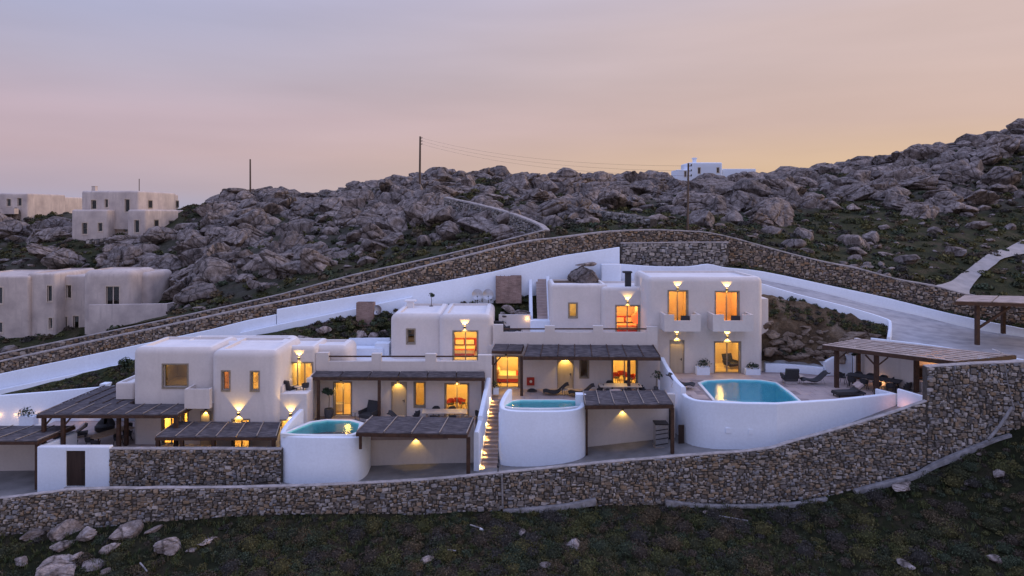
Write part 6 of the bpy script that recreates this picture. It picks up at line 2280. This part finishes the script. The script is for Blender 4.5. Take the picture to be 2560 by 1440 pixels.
tag(w, 'low white wall on the bank side of the concrete driveway', 'wall')
w = ribbon('driveway_wall', smooth_path([(X(p, y), y, Z(r_, y), 8.0) for p, r_, y in ((2178, 845, 48.9), (2300, 859, 47.9), (2420, 877, 46.3), (2560, 899, 44.6))], 3), .2, M['white'])
tag(w, 'white kerb wall along the driveway edge behind the slatted pergola', 'wall')
c5 = thing('carport', (X(2470, 49), 49, 11), 'timber carport with pale reed roof standing on the concrete driveway', 'carport')
pergola_roof(c5, [at(2388, 751, 47.0), at(2760, 762, 46.4), at(2760, 744, 51.6), at(2410, 738, 52.0)], 4, mat='palereed', battens=False, fascia=.24)
post(c5, X(2443, 47.3), 47.3, Z(862, 47.3), Z(760, 47.3), .24)
post(c5, X(2508, 51.3), 51.3, Z(834, 51.3), Z(748, 51.3), .24)
MB().beam(at(2446, 820, 47.3), at(2525, 768, 47.2), .14, .14).build('brace', M['wood'], c5)
MB().beam(at(2446, 800, 47.3), at(2446, 765, 49.5), .12, .12).build('brace', M['wood'], c5)

# ================================================================ white wall behind the villas
bw2 = thing('back_wall', (X(700, 54), 54, 8), 'long white wall climbing behind the villas below the ochre stone wall', 'wall')
rowsA = [(-260, 989, 52.8), (0, 935, 53.0), (330, 866, 53.3), (520, 826, 53.6), (615, 802, 53.8), (690, 787, 54.0)]
ribbon('wall', [(X(p, y), y, Z(r_, y), Z(r_ + 75, y)) for p, r_, y in rowsA], .4, M['white'], bw2, .05)
rowsB = [(692, 774, 54.0), (850, 747, 54.6), (1017, 720, 55.3), (1130, 700, 55.9), (1233, 680, 56.5), (1330, 657, 57.1), (1400, 641, 57.5), (1470, 630, 57.8), (1549, 618, 58.1)]
ribbon('wall', smooth_path([(X(p, y), y, Z(r_, y), Z(r_ + 85, y)) for p, r_, y in rowsB], 3), .4, M['white'], bw2, .05)
ribbon('ledge', [(X(p, y), y, Z(r_, y), Z(r_ + 60, y)) for p, r_, y in ((-200, 1015, 52.3), (0, 974, 52.4), (330, 905, 52.8))], .45, M['white'], bw2, .05)
ribbon('ledge', [(X(p, y), y, Z(r_, y), Z(r_ + 60, y)) for p, r_, y in ((600, 832, 53.3), (693, 812, 53.5), (850, 780, 54.1), (1030, 742, 54.9))], .45, M['white'], bw2, .05)
bl = block(bw2, 'pier', X(1503, 57), X(1552, 57), 56.9, 57.55, Z(730, 57), Z(660, 57), .08, 'white', (), 0)
yd = MB().box(X(1378, 56), X(1640, 56), 57.01, 57.9, Z(725, 57), Z(706, 57)).build('yard', M['soil']); yd['kind'] = 'structure'
zr_ = Z(706, 57)
MB().box(X(1382, 55.5), X(1503, 55.5), 55.2, 57.0, Z(712, 55), Z(706, 55.2)).build('roof_bed', M['soil'], vb)
rb_ = ground_rock(1457, 690, 56.0, 1.5, 'large dark boulder left standing among the white roofs', .95, (0, .05), 'boulder', Z(706, 56), 'boulder', 1.05, None, .4)
rb_.data = big_me[3]; rb_.data = WORN[2].copy(); rb_.data.materials[0] = M['granite']
rs_ = ground_rock(1470, 655, 56.6, .95, 'flat slab of rock balanced above the roof boulder', .3, (.1, -.1), 'boulder', Z(662, 56.6), 'boulder', 1.15, None, 0)
rs_.data = WORN[5].copy(); rs_.data.materials[0] = M['granite']
# screens and dishes
for a, b, r0, r1, y, lb in ((1239, 1304, 690, 752, 56.0, 'wide woven willow screen box on the garden slope'), (890, 934, 757, 822, 53.2, 'narrow woven willow screen box on the garden slope')):
    t = thing('willow_screen', (X((a + b) / 2, y), y, Z(r1, y)), lb, 'screen')
    x0, x1 = X(a, y), X(b, y)
    dp = .8
    for nm, c in (('front_panel', (x0, x1, y, y + .05)), ('back_panel', (x0, x1, y + dp - .05, y + dp)), ('side_panel', (x0, x0 + .05, y + .05, y + dp - .05)), ('side_panel', (x1 - .05, x1, y + .05, y + dp - .05))):
        mm = MB(); n_ = 40
        for k in range(n_):
            zz0 = Z(r1, y) - .2 + (Z(r0, y) - Z(r1, y) + .2) * k / n_; zz1 = Z(r1, y) - .2 + (Z(r0, y) - Z(r1, y) + .2) * (k + .93) / n_
            j_ = .012 * (k % 2) + random.uniform(0, .006)
            mm.box(c[0] + j_, c[1] - j_, c[2] + j_, c[3] - j_, zz0, zz1)
        mm.build(nm, M['wicker'], t)
    for k in range(7):
        xx = x0 + .08 + (x1 - x0 - .16) * k / 6
        MB().box(xx - .02, xx + .02, y - .03, y - .001, Z(r1, y) - .2, Z(r0, y) + random.uniform(.0, .08)).build('stake', M['wicker'], t)


def dish(px, py, y, lb, r=.42):
    c = at(px, py, y)
    t = thing('satellite_dish', (c.x, y, c.z - .9), lb, 'satellite dish')
    prof = [(.02 + r * k / 6, .14 * (k / 6) ** 2) for k in range(7)]
    m = MB(); m.lathe(prof + [(p[0], p[1] + .012) for p in prof[::-1]], 20)
    o = m.build('reflector', M['steel'], t, smooth=50)
    o.location = Vector((0, 0, .9)); o.rotation_euler = (math.radians(80), 0, math.radians(-8))
    m = MB(); m.tube([(c.x, y + .02, c.z - 1.1), (c.x, y + .05, c.z)], .03, 6); m.build('mast', M['metal'], t)
    m = MB(); m.tube([(c.x, y - .02, c.z - r * .8), (c.x, y - .4, c.z - .1)], .012, 5).box(c.x - .04, c.x + .04, y - .46, y - .36, c.z - .14, c.z - .06); m.build('feed_arm', M['metal'], t)
    return t


dish(1194, 736, 55.4, 'round grey satellite dish farther from the wide willow screen')
dish(1221, 736, 55.4, 'round grey satellite dish right beside the wide willow screen')
dish(944, 775, 53.6, 'grey satellite dish beside the narrow willow screen', .36)
potted_tree(308, 925, 51.3, 'spiky palm-like clump above the garden wall beside the low villa', .5, .6, (.2, .2), 51, 200, True)

# ================================================================ houses on the hill
def side_window(root, x, y0, y1, z0, z1):
    o = MB().box(x - .02, x + .05, y0, y1, z0, z1).build('window', M['frame'], root)
    MB().box(x + .051, x + .06, y0 + .12, y1 - .12, z0 + .12, z1 - .12).build('pane', M['darkglass'] if False else M['darkroom'], o)


def far_block(root, a, b, top, bot, y, d, mat, wins=(), r=.25, rim=.12):
    r = min(r, .3) if r < .6 else r
    ops = [op(*w[:4], y, 'dark') for w in wins]
    block(root, 'wall', X(a, y), X(b, y), y, y + d, Z(bot, y) - 2.5, Z(top, y), r, mat, ops, rim, mat, roomd=1.6)
    for w, o_ in zip(wins, ops):
        window(root, *o_[:4], y, w[4] if len(w) > 4 else 1, False, 'glass', .07, .14, True, None, 'cream', .1)


M['creamframe'] = M['cream']
hl = thing('house', (X(200, 71), 71, Z(830, 71)), 'weathered pinkish house with a walled terrace just above the road wall', 'house')
far_block(hl, -110, 72, 690, 832, 71, 8, 'oldwall', [(-12, 6, 718, 760), (-12, 6, 806, 832)])
far_block(hl, 66, 138, 683, 832, 71.4, 7, 'oldwall', [(118, 130, 714, 754), (122, 131, 795, 822)], .5)
far_block(hl, 132, 226, 688, 825, 73, 6, 'oldwall', [(166, 178, 713, 746), (152, 168, 792, 824), (183, 197, 790, 824)])
far_block(hl, 204, 332, 676, 822, 71.2, 5, 'oldwall', [(265, 298, 716, 764, 2)], .7)
far_block(hl, 300, 377, 681, 800, 73, 5, 'oldwall', [], .6)
ribbon('terrace_wall', [(X(222, 69.6), 69.6, Z(762, 69.6), Z(840, 69.6)), (X(418, 69.6), 69.6, Z(759, 69.6), Z(830, 69.6)), (X(418, 69.6) + .8, 73, Z(759, 69.6), Z(830, 69.6))], .3, M['oldwall'], hl, .05)

hh = thing('house', (X(270, 97), 97, Z(588, 97)), 'cream two-storey house with set-back upper floor among the boulders', 'house')
far_block(hh, 178, 270, 524, 590, 97, 10, 'oldwall', [(205, 218, 557, 586), (245, 256, 557, 579)], .4)
far_block(hh, 262, 325, 535, 588, 99, 8, 'oldwall', [(310, 318, 552, 580)], .2)
far_block(hh, 318, 365, 524, 586, 96.6, 9.5, 'oldwall', [(336, 348, 550, 582)], .3)
far_block(hh, 203, 347, 477, 530, 98.5, 11, 'oldwall', [(228, 241, 500, 523), (262, 270, 498, 519), (312, 324, 498, 530)], .5)
far_block(hh, 385, 418, 525, 580, 106.2, 9, 'oldwall', [], .4)
far_block(hh, 330, 376, 482, 530, 106, 9, 'oldwall', [], .4)
xr = X(347, 98.5)
for y0, y1, a, b in ((101.0, 102.2, 500, 521), (114.0, 115, 501, 519)):
    side_window(hh, xr if y0 < 110 else X(376, 106), y0, y1, Z(b, y0), Z(a, y0))
xr = X(365, 96.6)
for y0, y1, a, b in ((98.8, 100.0, 549, 567), (103, 104.4, 551, 565)):
    side_window(hh, xr, y0, y1, Z(b, y0), Z(a, y0))
chm = MB().box(X(229, 101), X(238, 101), 101, 101.6, Z(480, 101), Z(466, 101)).build('chimney', M['oldwall'], hh)
MB().box(X(228, 101), X(239, 101), 100.95, 101.65, Z(466, 101), Z(465, 101)).build('cap', M['oldwall'], chm)
MB().tube([at(348, 480, 100), at(348, 447, 100)], .06, 6).build('mast', M['pole'], hh)
hf = thing('house', (X(20, 112), 112, Z(525, 112)), 'flat cream house on the far crest behind the boulders', 'house')
far_block(hf, -60, 70, 483, 526, 112, 9.5, 'oldwall', [(17, 27, 497, 516), (44, 54, 495, 515)], .3)
far_block(hf, 60, 106, 490, 526, 118, 12, 'oldwall', [], .3)
MB().box(X(-60, 111), X(40, 111), 110.6, 111.6, Z(535, 111), Z(521, 111)).build('terrace_wall', M['oldwall'], hf)
hr = thing('house', (X(1760, 165), 165, Z(440, 165)), 'small bluish white house with a chimney on the skyline ridge', 'house')
far_block(hr, 1722, 1806, 406, 442, 165, 8, 'white', [(1745, 1751, 419, 434), (1792, 1798, 419, 432)], .3)
far_block(hr, 1692, 1724, 424, 442, 164, 6, 'white', [(1711, 1716, 428, 442)], .2)
far_block(hr, 1806, 1890, 422, 442, 166, 6, 'white', [], .15)
chm = MB().box(X(1733, 167), X(1741, 167), 167, 167.7, Z(410, 167), Z(394, 167)).build('chimney', M['white'], hr)
MB().box(X(1731, 167), X(1743, 167), 166.9, 167.8, Z(397, 167), Z(395, 167)).build('cap', M['white'], chm)

# ================================================================ poles and wires
def pole(px0, top, px1, bot, y, lb, arm=True, r=.14):
    b = at(px1, bot, y); b.z -= 1.2
    t = thing('utility_pole', b, lb, 'pole')
    tp = at(px0, top, y)
    MB().tube([b, tp], r, 8, r * .75).build('shaft', M['pole'], t)
    if arm:
        for k in range(3):
            z = tp.z - .25 - .45 * k
            MB().box(tp.x - .05, tp.x + .3, y - .06, y + .06, z - .03, z + .03).lathe([(.05, 0), (.06, .08), (.03, .14)], 8, (tp.x + .26, y, z + .03)).build('insulator', M['metal'], t)
    return tp


ta = pole(625.5, 398, 626, 492, 116, 'slim wooden pole on the crest beside the dry stone wall', False, .17)
tb_ = pole(1050.5, 341, 1049, 478, 99, 'tallest wooden pole standing among boulders on the crest', True, .17)
tc_ = pole(1721, 408, 1718, 600, 61.2, 'wooden pole with insulators behind the coped stone wall', True, .11)
pole(1123, 428, 1137, 446, 112, 'short leaning stake on the rocky crest', False, .09)
def wire(a, b, sag, lb, grp):
    pts = []
    for k in range(13):
        u = k / 12
        p = a.lerp(b, u); p.z -= sag * 4 * u * (1 - u); pts.append(p)
    o = MB().tube(pts, .008, 4).build('power_line', M['metal'])
    tag(o, lb, 'wire', grp)


for k in range(3):
    dz = Vector((.26, 0, -.25 - .45 * k))
    wire(tb_ + dz, tc_ + dz, 1.0, 'thin power line between the tallest pole and the pole with insulators', 'power lines to the insulator pole')

# ================================================================ small litter in the scrub
def on_slope(px, py): 
    y = fY(px, py); return Vector((X(px, y), y, float(fore_z(X(px, y), y))))
p = on_slope(1205, 1330)
o = MB().tube([p + Vector((-.13, 0, .18)), p + Vector((.04, 0, .12)), p + Vector((.1, 0, .1))], .075, 8, .03).build('plastic_bottle', M['plastic']); tag(o, 'white plastic bottle lying in the scrub below the steps', 'bottle')
for a, b, lb in (((1115, 1385), (1140, 1388), 'short white stick lying among dark shrubs'), ((1790, 1298), (1870, 1312), 'long pale plank lying in the scrub below the pool wall'), ((1175, 1322), (1200, 1330), 'thin pale batten beside the white plastic bottle'), ((350, 1418), (368, 1440), 'curved white plastic strip near the flat slab')):
    pa, pb = on_slope(*a), on_slope(*b)
    o = MB().beam(pa + Vector((0, 0, .22)), pb + Vector((0, 0, .22)), .07, .04).build('plank', M['footing']); tag(o, lb, 'plank')
for px, py in ((1765, 1285), (1778, 1280), (1790, 1284), (2420, 1215), (2450, 1140)):
    p = on_slope(px, py)
    o = bpy.data.objects.new('white_stone', mid_me[2]); col.objects.link(o); o.location = p + Vector((0, 0, .08)); o.scale = (.16, .14, .13)
    tag(o, 'small pale stone lying loose below the wall footing', 'stone', 'loose pale stones')
